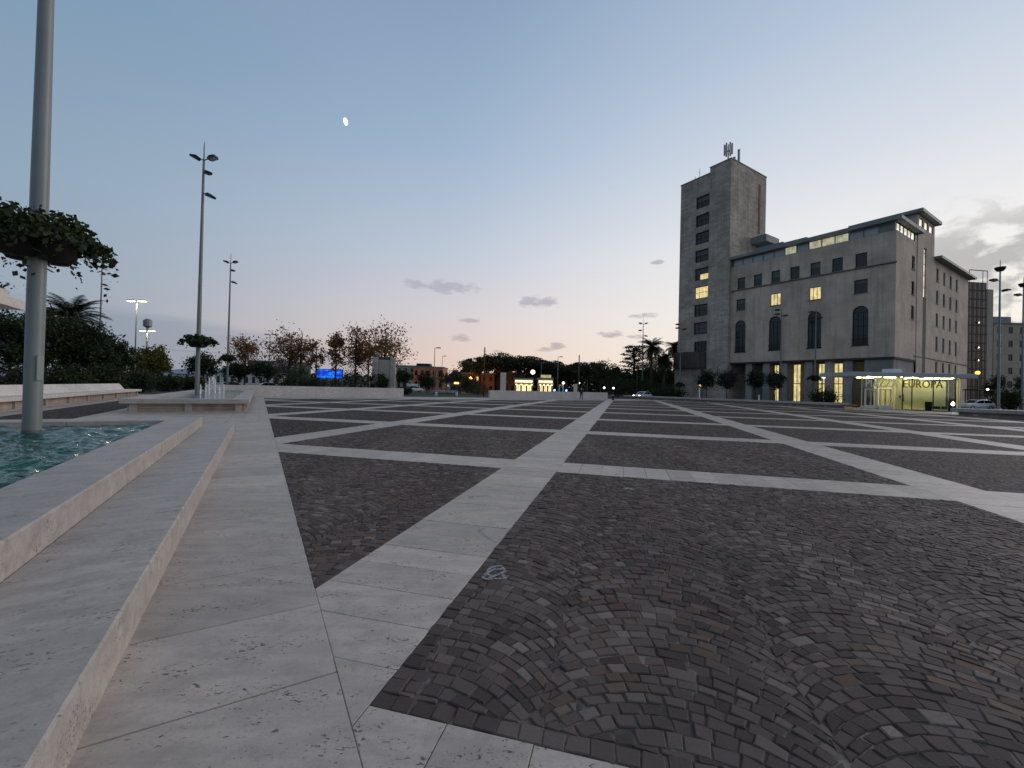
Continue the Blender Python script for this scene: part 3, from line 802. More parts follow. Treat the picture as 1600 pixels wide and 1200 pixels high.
for i in range(8): yy = Y0+.5+i*(Y1-Y0-1.3)/7; rel(MB().cbox(X1-.34, X1-.14, yy, yy+.28, .07, .438, .01), f2).build('pier', m_trav, f2)
struct(MB().box(X0+.752, X1-.752, Y0+.752, Y1-.752, .40, .60).build('water', m_water))
m_jet = material('water_foam', col=(.88,.90,.92), rough=.9, spec=.1)
jn = 0
for (px, Zj, tp) in ((313.5,30.5,600),(327,31,589.5),(336,32.5,592),(343.5,31.5,604.5),(350,34,600),(322,36,598)):
    x, y = site(px, Zj); hh = max(.25, hgt(px, tp, Zj)-.60)
    P = [];
    for q in range(80):
        f = random.random()**.8; P.append((random.gauss(0,.035+.05*(1-f)), random.gauss(0,.035+.05*(1-f)), f*hh))
    b = MB(); b.lathe([(.06,0),(.045,hh*.3),(.035,hh*.7),(.02,hh*.95),(0,hh)], (0,0,0), 8)
    o = b.build('water_jet', m_jet, None, True, (x, y, .60)); 
    tag(o, ['short white jet right beside the fountain mast','tallest white water jet in the second fountain','white jet just right of the tallest jet','lowest white jet at the front of the fountain','rightmost white water jet in the second fountain','white jet standing farthest back in the fountain'][jn], 'water jet', 'fountain jets'); jn += 1
    leaf_mesh('spray', np.array(P), .06, m_jet, o)['kind'] = 'stuff'

# ------------------------------------------------------------------ benches and low walls
bl = thing('stone_bench', 'long white stone bench with sloping back on the far left', 'bench', (-9.9, 38, 0))
n = 9; BY0, BY1 = 21.0, 51.0
for i in range(n):
    a, b_ = BY0+(BY1-BY0)*i/n+.002, BY0+(BY1-BY0)*(i+1)/n-.002
    rel(MB().cbox(-10.25, -9.28, a, b_, .44, .61, .012), bl).build('seat', m_trav_w, bl)
    e = -1.0 if i == n-1 else 0
    rel(MB().extr([(-10.30,.40),(-10.26,.60),(-10.62,1.10),(-10.82,1.10),(-10.82,.40)], 1, a, b_+e), bl).build('backrest', m_trav_w, bl)
rel(MB().box(-10.7, -9.62, BY0, BY1-.4, .0, .44), bl).build('base', m_rib, bl)
rel(MB().box(-10.7, -9.45, BY0, BY1-.3, -.01, .05), bl).build('plinth', m_trav, bl)
for i in range(10): yy = BY0+.8+i*3.2; rel(MB().cbox(-9.8, -9.52, yy, yy+.34, .05, .438, .01), bl).build('pier', m_trav, bl)
for o in bl.children:
    if o.name.startswith('backrest'): fix_normals(o)

def lowwall(x0, x1, y, label, h=1.15, th=.55, ln=2.4):
    r = thing('low_wall', label, 'wall', ((x0+x1)/2, y, 0), 0, 'low walls at the end of the plaza')
    blocks('block', x0, x1, y, y+th, -.05, h, ln, r, m_trav_w, .015, axis=0); return r
lowwall(-4.5, 15.3, 52, 'long low travertine wall behind the second fountain')
lowwall(27.6, 49.4, 52.5, 'low travertine wall in front of the lit kiosks', 1.12)
x, y = site(786, 63.5); tag(MB().cbox(-.42,.42,-.2,.2,0,3.75,.02).build('stele', m_trav_w, None, False, (x,y,0), -YAW), 'tall plain white stone slab standing behind the centre wall', 'stele')
x, y = site(899, 62.5); tag(MB().cbox(-.26,.26,-.2,.2,0,2.3,.02).build('stele', m_trav_w, None, False, (x,y,0), -YAW), 'short white stone post behind the right end of the centre wall', 'stele')

br = thing('stone_bench', 'long low pale stone bench in front of the town hall', 'bench', (60.5, 41, 0))
for i in range(12):
    a, b_ = 23.8+35*i/12+.004, 23.8+35*(i+1)/12-.004
    rel(MB().cbox(59.6, 61.9, a, b_, .38, .62, .015), br).build('seat', m_trav, br)
rel(MB().box(60.15, 61.6, 24.2, 58.4, -.01, .38), br).build('base', m_rib, br)
for i in range(9): yy = 25.5+i*4.0; rel(MB().cbox(60.0,60.16,yy,yy+.22,.06,.20,.01), br).build('step_light', material('lens_pale', col=(.6,.58,.52), rough=.3), br)
rel(MB().cbox(59.9, 61.6, 22.9, 23.79, .34, .50, .015), br).build('orange_lit_end', material('orange_lit_wood', varied((.26,.12,.05), .2, 3, .6, 0)), br)  # added end piece; orange light under the bench put into its wood colour
wr = thing('stone_bench', 'pale stone bench block at the right edge beside the pavilion', 'bench', (52.8, 6, 0))
for i in range(6):
    a, b_ = -4+16.6*i/6+.004, -4+16.6*(i+1)/6-.004
    rel(MB().cbox(52.0, 54.2, a, b_, .40, .68, .015), wr).build('seat', m_trav, wr)
rel(MB().box(52.5, 53.9, -4, 12.2, -.01, .40), wr).build('base', m_rib, wr)
for i in range(4): yy = 0.2+i*3.6; rel(MB().cbox(52.36,52.51,yy,yy+.24,.08,.22,.01), wr).build('step_light', MATS['lens_pale'], wr)

# concrete canopy with plants at the upper left
cn = thing('concrete_canopy', 'pale concrete canopy corner with plants at the left edge', 'canopy', (-13.5, 27, 0))
MB().cbox(-5, 3.95, -4, 1.9, 4.62, 5.05, .03).build('slab', m_trav_w, cn); MB().cbox(-5, 3.55, -4, 1.6, 5.05, 5.45, .03).build('parapet', m_trav_w, cn)
for (cx, cy) in ((-3.5,-2.5),(-3.5,.4)): MB().tube((cx,cy,0),(cx,cy,4.62),.28,.25,14).build('column', m_trav_w, cn, True)
P = np.array([(3.1+random.gauss(0,.35), 1.1+random.gauss(0,.3), 5.48+abs(random.gauss(0,.12))) for _ in range(120)]); leaf_mesh('plants', P, .16, m_leaf, cn)['kind'] = 'stuff'

# ------------------------------------------------------------------ town hall
TH = thing('town_hall', 'grey stone town hall with tall square tower and arched windows', 'building', (86.13, 27.27, 0), R(2.2))
def wall_open(name, plane, s0, s1, z0, z1, opens, depth, mat, par, pos, th_in=.0):
    """wall in plane 'x' (faces -x at x=pos, s runs along y) or 'y' (faces -y at y=pos, s runs along x) with real openings and reveals.
    opens: (sa, sb, za, zb, arched)"""
    b = MB()
    ss_ = sorted(set([s0, s1]+[q for o in opens for q in o[:2]])); zs = sorted(set([z0, z1]+[q for o in opens for q in o[2:4]]))
    def P(s_, z, d=0): return (pos+d, s_, z) if plane == 'x' else (s_, pos+d, z)
    flip = plane == 'x'
    def quad(a, b2, c, d): b.add([a, b2, c, d], [(3,2,1,0) if flip else (0,1,2,3)])
    for i in range(len(ss_)-1):
        for j in range(len(zs)-1):
            ms, mz = (ss_[i]+ss_[i+1])/2, (zs[j]+zs[j+1])/2
            if any(o[0] < ms < o[1] and o[2] < mz < o[3] for o in opens): continue
            quad(P(ss_[i],zs[j]), P(ss_[i+1],zs[j]), P(ss_[i+1],zs[j+1]), P(ss_[i],zs[j+1]))
    for (sa, sb, za, zb, arch) in opens:
        outline = [(sa, za), (sb, za)]
        if arch:
            r = (sb-sa)/2; zc = zb-r; k = 12
            arc = [(sa+r+r*math.cos(math.pi*i/k), zc+r*math.sin(math.pi*i/k)) for i in range(k+1)]
            outline += arc
            half = k//2
            for i in range(k):
                cnr = (sb, zb) if i < half else (sa, zb)
                tri = [P(*arc[i]), P(*cnr), P(*arc[i+1])]
                b.add(tri, [(2,1,0) if not flip else (0,1,2)][0:1])
        else: outline += [(sb, zb), (sa, zb)]
        m_ = len(outline)
        for i in range(m_):
            a, c = outline[i], outline[(i+1)%m_]
            quad(P(*a), P(*a, depth), P(*c, depth), P(*c)) if flip else quad(P(*c), P(*c, depth), P(*a, depth), P(*a))
    return b.build(name, mat, par)
def window(par, plane, pos, sa, sb, za, zb, pane_mat, vbars=(), hbars=(), fr=.07, arched=False, depth=.30, fm=None, rail=False):
    """frame mesh with its pane as child; sits at the back of the reveal"""
    f = MB(); d = depth-.06
    def bar(a, b_, c, e, t0=0, t1=.055):
        if plane == 'x': f.box(pos+d-t1+.0, pos+d+t0, a, b_, c, e)
        else: f.box(a, b_, pos+d-t1, pos+d+t0, c, e)
    r = (sb-sa)/2; zt = zb-(r if arched else 0)
    bar(sa, sa+fr, za, zt); bar(sb-fr, sb, za, zt); bar(sa+fr, sb-fr, za, za+fr)
    if not arched: bar(sa+fr, sb-fr, zb-fr, zb)
    else:
        bar(sa+fr, sb-fr, zt-fr/2, zt+fr/2); k = 10
        for i in range(k):
            t0_, t1_ = math.pi*i/k, math.pi*(i+1)/k; zz = lambda t, q: (sa+r+q*math.cos(t), zt+q*math.sin(t))
            A, B_, C_, D = zz(t0_, r), zz(t1_, r), zz(t1_, r-fr), zz(t0_, r-fr)
            pts = [(pos+d-.055, *q) if plane == 'x' else (q[0], pos+d-.055, q[1]) for q in (A,B_,C_,D)]
            f.add(pts, [(0,1,2,3) if plane == 'x' else (3,2,1,0)])
    for v in vbars: bar(v-.035, v+.035, za+fr, zt-fr*.5)
    for h in hbars: bar(sa+fr, sb-fr, h-.035, h+.035, -.004)
    w_ = f.build('window', fm or m_dkmetal, par)
    p = MB()
    if arched:
        k = 12; pl = [(sa,za),(sb,za)]+[(sa+r+r*math.cos(math.pi*i/k), zt+r*math.sin(math.pi*i/k)) for i in range(k+1)]
    else: pl = [(sa,za),(sb,za),(sb,zb),(sa,zb)]
    pts = [(pos+d+.012, a, z) if plane == 'x' else (a, pos+d+.012, z) for a, z in pl]
    p.add(pts, [tuple(range(len(pts)-1,-1,-1)) if plane == 'x' else tuple(range(len(pts)))])
    p.build('pane', pane_mat, w_)
    if pane_mat is m_glassd and not arched and (zb-za) > 1.8 and random.random() < .55:
        hb_ = (zb-za)*random.choice((.25,.4,.55,.8)); q = MB(); e = d+.004
        q.add([(pos+e, sa+fr, zb-hb_), (pos+e, sb-fr, zb-hb_), (pos+e, sb-fr, zb-fr), (pos+e, sa+fr, zb-fr)] if plane == 'x' else [(sa+fr, pos+e, zb-hb_), (sb-fr, pos+e, zb-hb_), (sb-fr, pos+e, zb-fr), (sa+fr, pos+e, zb-fr)], [(3,2,1,0) if plane == 'x' else (0,1,2,3)])
        q.build('blind', material('window_blind', col=(.085,.085,.085), rough=.5, spec=.5), w_)
    if not arched and plane in 'xy' and depth >= .3 and (sb-sa) < 2.2:
        q = MB(); q.box(pos-.09, pos+.12, sa-.12, sb+.12, za-.11, za-.003) if plane == 'x' else q.box(sa-.12, sb+.12, pos-.09, pos+.12, za-.11, za-.003)
        q.build('sill', material('sill_stone', col=(.22,.19,.165), rough=.85), w_)
    if rail:
        q = MB(); 
        for i in range(11): s_ = sa+.02+(sb-sa-.04)*i/10; q.box(pos-.03, pos-.005, s_-.014, s_+.014, za, za+1.05)
        q.box(pos-.045, pos+.0, sa-.05, sb+.05, za+1.05, za+1.10); q.box(pos-.10, pos-.001, sa-.15, sb+.15, za-.16, za-.002); q.build('railing', m_dkmetal, w_)
    return w_
W4 = [4.5+3.365*k for k in range(7)]; W3 = [W4[0], W4[2], W4[4], W4[6]]
ops = [(s-.80, s+.80, 23.12, 25.42, False) for s in W4]+[(s-.93, s+.93, 18.7, 21.0, False) for s in W3]+[(s-1.09, s+1.09, 10.05, 16.6, True) for s in W3]
wall_open('facade_wall', 'x', 0, 26.8, 7.9, 27.95, ops, .32, m_facade, TH, 0.0)
for i, s in enumerate(W4): window(TH, 'x', 0, s-.80, s+.80, 23.12, 25.42, m_glassd, fr=.10)
for i, s in enumerate(W3):
    lit = i in (1, 2)
    window(TH, 'x', 0, s-.93, s+.93, 18.7, 21.0, m_lit if lit else m_glassd, vbars=(s-.28,s+.30) if lit else (), fr=.10)
    window(TH, 'x', 0, s-1.09, s+1.09, 10.05, 16.6, m_glassd, vbars=(s-.36,s+.36), hbars=(11.6,13.2,14.4), arched=True, fr=.12, rail=True)
MB().box(.30, .34, 4.5-.35, 4.5+.75, 10.6, 12.1).build('lit_chandelier', m_lit, TH)
MB().box(-.14, .0, -.14, 26.79, 22.78, 23.0).build('string_course', material('string_course', facade_mat((.15,.135,.125), 2, .5, .01, .1)), TH)
MB().box(.34, 15.5, .34, 26.5, 7.9, 27.9).build('core', m_black, TH)
MB().box(0.0, 10.0, -.0, 26.79, 27.951, 28.0).build('ledge', m_facade, TH)
# clerestory band under the roof slab, facing the plaza and the side
zc0, zc1 = 28.0, 29.42
nb = 13
for i in range(nb):
    a, c = .25+26.3*i/nb, .25+26.3*(i+1)/nb
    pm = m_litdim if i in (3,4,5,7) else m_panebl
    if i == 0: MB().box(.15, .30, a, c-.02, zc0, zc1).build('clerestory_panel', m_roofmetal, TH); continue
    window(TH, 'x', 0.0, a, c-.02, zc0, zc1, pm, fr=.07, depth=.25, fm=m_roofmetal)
for i in range(5):
    a, c = .35+1.75*i, .35+1.75*(i+1)
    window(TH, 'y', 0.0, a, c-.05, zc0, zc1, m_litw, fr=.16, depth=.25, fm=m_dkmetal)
MB().box(9.1, 10.0, .02, .3, zc0, zc1).build('clerestory_panel', m_dkmetal, TH)
MB().box(.35, 10, .35, 26.4, 28.0, 29.4).build('clerestory_core', m_black, TH)
MB().box(-.85, 10.6, -.85, 26.9, 29.43, 29.98).build('roof', m_roofmetal, TH)
for (x0,x1,y0,y1,z1) in ((2.2,3.6,17.8,23.5,31.5),(4.2,6,14.5,18.5,31.9)): MB().cbox(x0,x1,y0,y1,29.98,z1,.05).build('roof_vent', m_roofmetal, TH)
# side towards the right: stair block, slit window, lower wing
sops = [(7.4, 9.0, 23.1, 25.35, False), (7.4, 9.0, 18.8, 21.05, False), (7.4, 9.0, 14.7, 16.95, False), (13.35, 15.0, 19.1, 27.85, False)]
wall_open('side_wall', 'y', 0, 10.0, 7.9, 27.95, [o for o in sops if o[0] < 10], .30, m_facade, TH, 0.0)
wall_open('stair_block', 'y', 10.0, 19.4, 0, 33.0, [sops[3], (10.7,12.9,31.1,32.6,False),(13.5,15.7,31.1,32.6,False),(16.3,18.5,31.1,32.6,False)], .30, m_facade, TH, -.06)
MB().box(10.0, 10.05, -.06, 9, 27.95, 33).build('stair_block_return', m_facade, TH)
MB().box(19.35, 19.4, -.06, 9, 20, 33).build('stair_block_return', m_facade, TH)
MB().box(10.06, 19.34, .26, 9, 0, 32.98).build('stair_block_core', m_black, TH)
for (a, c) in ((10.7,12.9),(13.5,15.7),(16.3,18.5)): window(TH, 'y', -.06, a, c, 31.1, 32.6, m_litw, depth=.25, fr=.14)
MB().box(9.2, 20.1, -.9, 9.6, 33.0, 33.55).build('stair_roof', m_roofmetal, TH)
for o in sops[:3]: window(TH, 'y', 0, o[0], o[1], o[2], o[3], m_glassd, vbars=(8.2,), fr=.12)
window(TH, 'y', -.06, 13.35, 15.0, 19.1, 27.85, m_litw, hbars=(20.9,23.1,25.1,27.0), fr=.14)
MB().box(13.4, 14.95, -.09, -.062, 0, 19.0).build('stair_strip', material('dark_render', facade_mat((.13,.115,.105), 2, 1, .01, .1)), TH)
WS = [21.8+4.3*k for k in range(4)]
wops = [(s-.65, s+.65, a, b_, False) for s in WS for (a, b_) in ((23.1,25.5),(19.0,21.4),(14.8,17.2),(10.2,12.9),(6.3,8.2))]
wall_open('wing_wall', 'y', 19.4, 43.6, 0, 26.9, wops, .30, m_facade, TH, 0.0)
for o in wops: window(TH, 'y', 0, o[0], o[1], o[2], o[3], m_glassd, fr=.10)
MB().box(19.5, 43.58, .31, 14, 0, 26.8).build('wing_core', m_black, TH)
MB().box(43.58, 43.62, .002, 14, 0, 26.9).build('wing_end', m_facade, TH)
MB().box(19.42, 44.6, -1.1, 14.5, 26.92, 27.35).build('wing_roof', m_roofmetal, TH)
MB().box(9.0, 43.5, -.10, -.0605, 8.45, 8.62).build('string_course', MATS['string_course'], TH)
# recessed ground floor and pillars
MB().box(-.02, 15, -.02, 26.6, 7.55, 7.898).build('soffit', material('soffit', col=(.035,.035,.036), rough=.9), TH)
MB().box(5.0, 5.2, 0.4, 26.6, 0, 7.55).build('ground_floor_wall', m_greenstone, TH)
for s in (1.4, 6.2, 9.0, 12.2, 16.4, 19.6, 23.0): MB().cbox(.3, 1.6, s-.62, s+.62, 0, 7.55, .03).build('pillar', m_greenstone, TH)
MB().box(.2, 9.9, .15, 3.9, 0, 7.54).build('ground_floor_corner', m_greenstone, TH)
for (s, wd) in ((14.3,1.15),(10.3,.9),(7.75,1.2),(17.9,.8)):
    f = MB(); f.box(.9,1.0,s-wd/2-.06,s-wd/2,.3,7.1); f.box(.9,1.0,s+wd/2,s+wd/2+.06,.3,7.1); f.box(.9,1.0,s-.04,s+.04,.3,7.1); f.box(.899,1.001,s-wd/2,s+wd/2,3.5,3.65)
    w_ = f.build('window', m_dkmetal, TH); q = MB(); q.add([(1.05,s-wd/2,.3),(1.05,s+wd/2,.3),(1.05,s+wd/2,7.1),(1.05,s-wd/2,7.1)], [(3,2,1,0)]); q.build('pane', m_lit, w_)
# tower
tw = [(31.75, 35.25, z-1.35, z+1.35, False) for z in (44.35, 40.2, 36.2, 32.15, 28.05, 23.95, 19.9, 15.85)]+[(31.9, 35.1, 10.6, 12.9, False)]
wall_open('tower_wall', 'x', 31.6, 39.3, 0, 50.0, tw, .45, m_tower, TH, -.25)
for i, o in enumerate(tw):
    if i == 8: window(TH, 'x', -.25, *o[:4], m_glassd, vbars=(32.6,33.4,34.2), hbars=(12.1,), fr=.12, depth=.42); continue
    pm = m_lit if i == 5 else m_glassd
    window(TH, 'x', -.25, *o[:4], pm, vbars=(34.15,), hbars=(o[2]+1.35,), fr=.14, depth=.42)
MB().box(.03, .035, 31.9, 34.05, 26.85, 28.0).build('lit_blind', m_lit, TH)
MB().box(-.8, 13.4, 26.8, 31.6, 0, 50.9).build('tower_shaft', m_tower, TH)
MB().box(.25, 13.39, 31.61, 39.25, 0, 49.9).build('tower_core', m_tower, TH)
MB().box(-.25, 13.39, 39.251, 39.3, 0, 50.0).build('tower_flank', m_tower, TH)
MB().box(-.9, 13.5, 26.7, 31.7, 50.9, 51.1).build('tower_coping', m_roofmetal, TH)
MB().box(-.35, 13.5, 31.71, 39.4, 50.0, 50.2).build('tower_coping', m_roofmetal, TH)
b = MB(); prof = [(-.26, 31.65)]+[(-.26-2.0*math.sin(math.pi*min(1,i/10)*.5 if i < 10 else math.pi/2), 31.65+i*.15) for i in range(1,11)]+[(-2.26, 38.2), (-1.8, 39.2), (-.26, 39.4)]
b.prism(prof, 6.9, 10.5); fix_normals(b.build('balcony', m_brickbrown, TH))
MB().box(-1.2, -.26, 33.0, 39.35, 0, 6.89).build('tower_base', m_tower, TH)
MB().box(10.2, 10.9, 26.72, 26.80, 37.5, 48.5).build('drain_stain', material('red_stain', varied((.20,.085,.075), .3, 1, .8, 0)), TH)
MB().cbox(7.5, 13.0, 23.6, 26.78, 34.4, 35.9, .05).build('roof_walkway', m_roofmetal, TH)
for (x, y, h) in ((4,38.5,3.2),(4,37.4,4.6),(4,33.6,3.6),(4,36.5,2)): MB().tube((x,y,50),(x,y,50+h),.06,.04,5).tube((x-.5,y,50+h*.8),(x+.5,y,50+h*.8),.03,.03,4).build('antenna', m_dkmetal, TH)
b = MB(); b.tube((3,29.8,51),(3,29.8,56.5),.16,.12,8)
for k in range(6): a = k*math.pi/3; b.cbox(3+math.cos(a)*.75-.14, 3+math.cos(a)*.75+.14, 29.8+math.sin(a)*.75-.14, 29.8+math.sin(a)*.75+.14, 54.2, 56.6, .03); b.tube((3,29.8,55),(3+math.cos(a)*.75,29.8+math.sin(a)*.75,55),.05,.05,5)
b.build('antenna_mast', material('antenna_grey', col=(.30,.33,.34), rough=.5), TH)
for (x,y,h) in ((3,28.4,2.0),(3,31.1,1.6),(3,27.4,3.2)): MB().cbox(x-.2,x+.2,y-.2,y+.2,51.1,51.1+h,.03).build('antenna_panel', MATS['antenna_grey'], TH)

# ------------------------------------------------------------------ lit glass pavilion
PV = thing('glass_pavilion', 'lit glass pavilion with flat roof and PIAZZA EUROPA lettering', 'pavilion', (*g2(1346, 638.4), 0), -R(34))
m_cream = material('cream_panel', varied((.74,.66,.44), .06, 1, .6, 0))
def glass_fn(k, p):
    tr_ = k.node('ShaderNodeBsdfTransparent'); tr_.inputs[0].default_value = (.86,.93,.88,1); gl = k.node('ShaderNodeBsdfGlossy'); gl.inputs['Roughness'].default_value = .03
    lw = k.node('ShaderNodeFresnel'); lw.inputs[0].default_value = 1.45; mx = k.node('ShaderNodeMixShader')
    k.l.new(lw.outputs[0], mx.inputs[0]); k.l.new(tr_.outputs[0], mx.inputs[1]); k.l.new(gl.outputs[0], mx.inputs[2]); k.l.new(mx.outputs[0], k.n['Material Output'].inputs[0])
m_glass = material('clear_glass', glass_fn)
m_alu = material('pale_aluminium', col=(.55,.55,.50), rough=.4, metal=.2)
PV.scale = (.92, 1, 1)
MB().cbox(-1.95, 13.7, -1.0, 5.2, 3.98, 4.5, .06).build('roof', material('roof_pale', varied((.34,.37,.37), .08, .5, .5, 0)), PV)
MB().box(-.1, 13.0, -.1, 4.6, -.02, .06).build('floor', m_paving, PV)
MB().box(5.2, 12.6, 4.4, 4.5, .06, 3.97).build('back_wall', m_cream, PV)
MB().box(5.3, 6.4, 1.1, 1.2, .06, 3.97).build('inner_panel', m_cream, PV); MB().box(6.45, 11.9, 1.25, 1.35, .5, 3.6).build('inner_panel', m_cream, PV)
MB().box(5.75, 5.98, 1.08, 1.099, 1.4, 1.75).build('notice', m_dkmetal, PV); MB().box(6.2, 6.36, 1.07, 1.099, 1.0, 1.9).build('extinguisher_sign', material('sign_red', col=(.35,.06,.04)), PV)
for (a, c) in ((0.02,2.0),(2.0,4.0),(4.0,5.2),(5.2,6.4),(6.4,9.1),(9.1,11.9)):
    MB().box(a+.03, c-.03, -.006, .006, .1 if a >= 4 else 2.62, 3.95).build('glass_pane', m_glass, PV)
for a in (0,2.0,4.0,5.2,6.4,9.1,11.9): MB().box(a-.035, a+.035, -.05, .05, .06, 3.97).build('mullion', m_alu if a < 5 else m_dkmetal, PV)
for k in range(8):
    t0, t1 = math.pi/2*k/8, math.pi/2*(k+1)/8; r = 1.5
    p0 = (11.95+r*math.sin(t0), 1.5-r*math.cos(t0)); p1 = (11.95+r*math.sin(t1), 1.5-r*math.cos(t1))
    b = MB(); b.add([(*p0,.06),(*p1,.06),(*p1,3.97),(*p0,3.97)], [(0,1,2,3)]); b.build('glass_pane', m_glass, PV)
    MB().tube((*p0,.06), (*p0,3.97), .035, .035, 6).build('mullion', m_alu, PV)
for k in range(3): MB().box(13.44, 13.46, 1.55+k, 2.5+k, .06, 3.95).build('glass_pane', m_glass, PV); MB().tube((13.45,1.5+k,.06),(13.45,1.5+k,3.97),.035,.035,6).build('mullion', m_alu, PV)
for a in (.35, 2.25):                                   # two double doors in pale frames
    dr = MB(); dr.box(a, a+.14, -.12, .03, .06, 2.5); dr.box(a+1.36, a+1.5, -.12, .03, .06, 2.5); dr.box(a+.14, a+1.36, -.12, .03, 2.36, 2.5); dr.box(a+.70, a+.80, -.11, .02, .06, 2.36); dr.box(a+.14, a+.70, -.1, .01, .06, .45); dr.box(a+.80, a+1.36, -.1, .01, .06, .45)
    d = dr.build('door', m_alu, PV)
    MB().box(a+.16, a+.68, -.05, -.04, .46, 2.34).box(a+.82, a+1.34, -.05, -.04, .46, 2.34).build('door_glass', m_glass, d)
    MB().box(a+.62, a+.66, -.17, -.13, .95, 1.4).build('handle', m_dkmetal, d)
    MB().cbox(a-.30, a-.02, -.4, .3, -.01, .35, .03).build('threshold_block', m_alu, PV)
MB().box(.8, 3.6, 2.6, 2.7, .06, 2.6).build('stair_parapet', m_dkmetal, PV)
for a in (1.2, 3.4, 6.2, 8.6, 10.6): MB().cbox(a, a+1.2, .25, .75, 3.90, 3.97, .01).build('ceiling_light', material('ceiling_light', emit=(1,.86,.42), es=17), PV)
for a in (1.5, 6.0, 10.0): MB().cbox(a, a+2.0, 2.4, 2.9, 3.90, 3.97, .01).build('ceiling_light', MATS['ceiling_light'], PV)
for a in (.4, 1.9, 3.4, 4.6, 6.0, 7.6, 9.2, 11.0): MB().lathe([(0,-.03),(.10,-.03),(.10,0)], (a,-.55,3.978), 10).build('downlight', MATS['ceiling_light'], PV)
MB().cbox(5.2, 6.7, 1.8, 3.2, 4.5, 5.1, .04).build('roof_unit', m_white, PV)
def text_mesh(name, txt, x, z, hgt_, width, mat, par, y=-.06, th=.03):
    cu = bpy.data.curves.new(name, 'FONT'); cu.body = txt; cu.size = 1; cu.extrude = th; cu.resolution_u = 3
    to = bpy.data.objects.new(name, cu); COL.objects.link(to); bpy.context.view_layer.update()
    me = bpy.data.meshes.new_from_object(to.evaluated_get(bpy.context.evaluated_depsgraph_get())); bpy.data.objects.remove(to)
    xs = [v.co.x for v in me.vertices]; ys = [v.co.y for v in me.vertices]; sx = width/(max(xs)-min(xs)); sy = hgt_/(max(ys)-min(ys)); x0, y0 = min(xs), min(ys)
    for v in me.vertices: v.co = Vector((x+(v.co.x-x0)*sx, y-v.co.z, z+(v.co.y-y0)*sy))
    me.materials.clear(); me.materials.append(mat); o = bpy.data.objects.new(name, me); COL.objects.link(o); o.parent = par; return o
m_bronze = material('bronze_letter', col=(.10,.075,.045), rough=.45, metal=.3)
text_mesh('lettering', 'PIAZZA', .45, 2.72, .92, 4.1, material('pale_letter', col=(.75,.73,.62), rough=.5), PV)
text_mesh('lettering', 'EUROPA', 5.25, 2.72, .92, 5.0, m_bronze, PV)
# ground floodlight at the pavilion corner
x, y = site(1487, 50.6); fl = thing('ground_floodlight', 'dazzling ground floodlight at the right corner of the pavilion', 'floodlight', (x, y, 0), -YAW)
MB().cbox(-.30,.30,-.15,.15,.0,1.25,.04).build('housing', m_dkmetal, fl)
MB().tube((0,-.152,.88),(0,-.175,.88),.20,.18,20).build('lens', material('flood_glow', emit=(.95,1,.85), es=30), fl)
x, y = site(1451, 51.5); bn = thing('litter_bin', 'dark round litter bin in front of the glass pavilion', 'litter bin', (x, y, 0))
MB().lathe([(0,0),(.24,0),(.30,.05),(.34,.95),(.36,1.0),(.30,1.0),(.28,.5),(0,.5)], (0,0,0), 18).build('body', m_dkmetal, bn, True)
MB().lathe([(.36,1.0),(.37,1.06),(.30,1.07),(.29,1.0)], (0,0,0), 18).build('rim', m_black, bn, True)

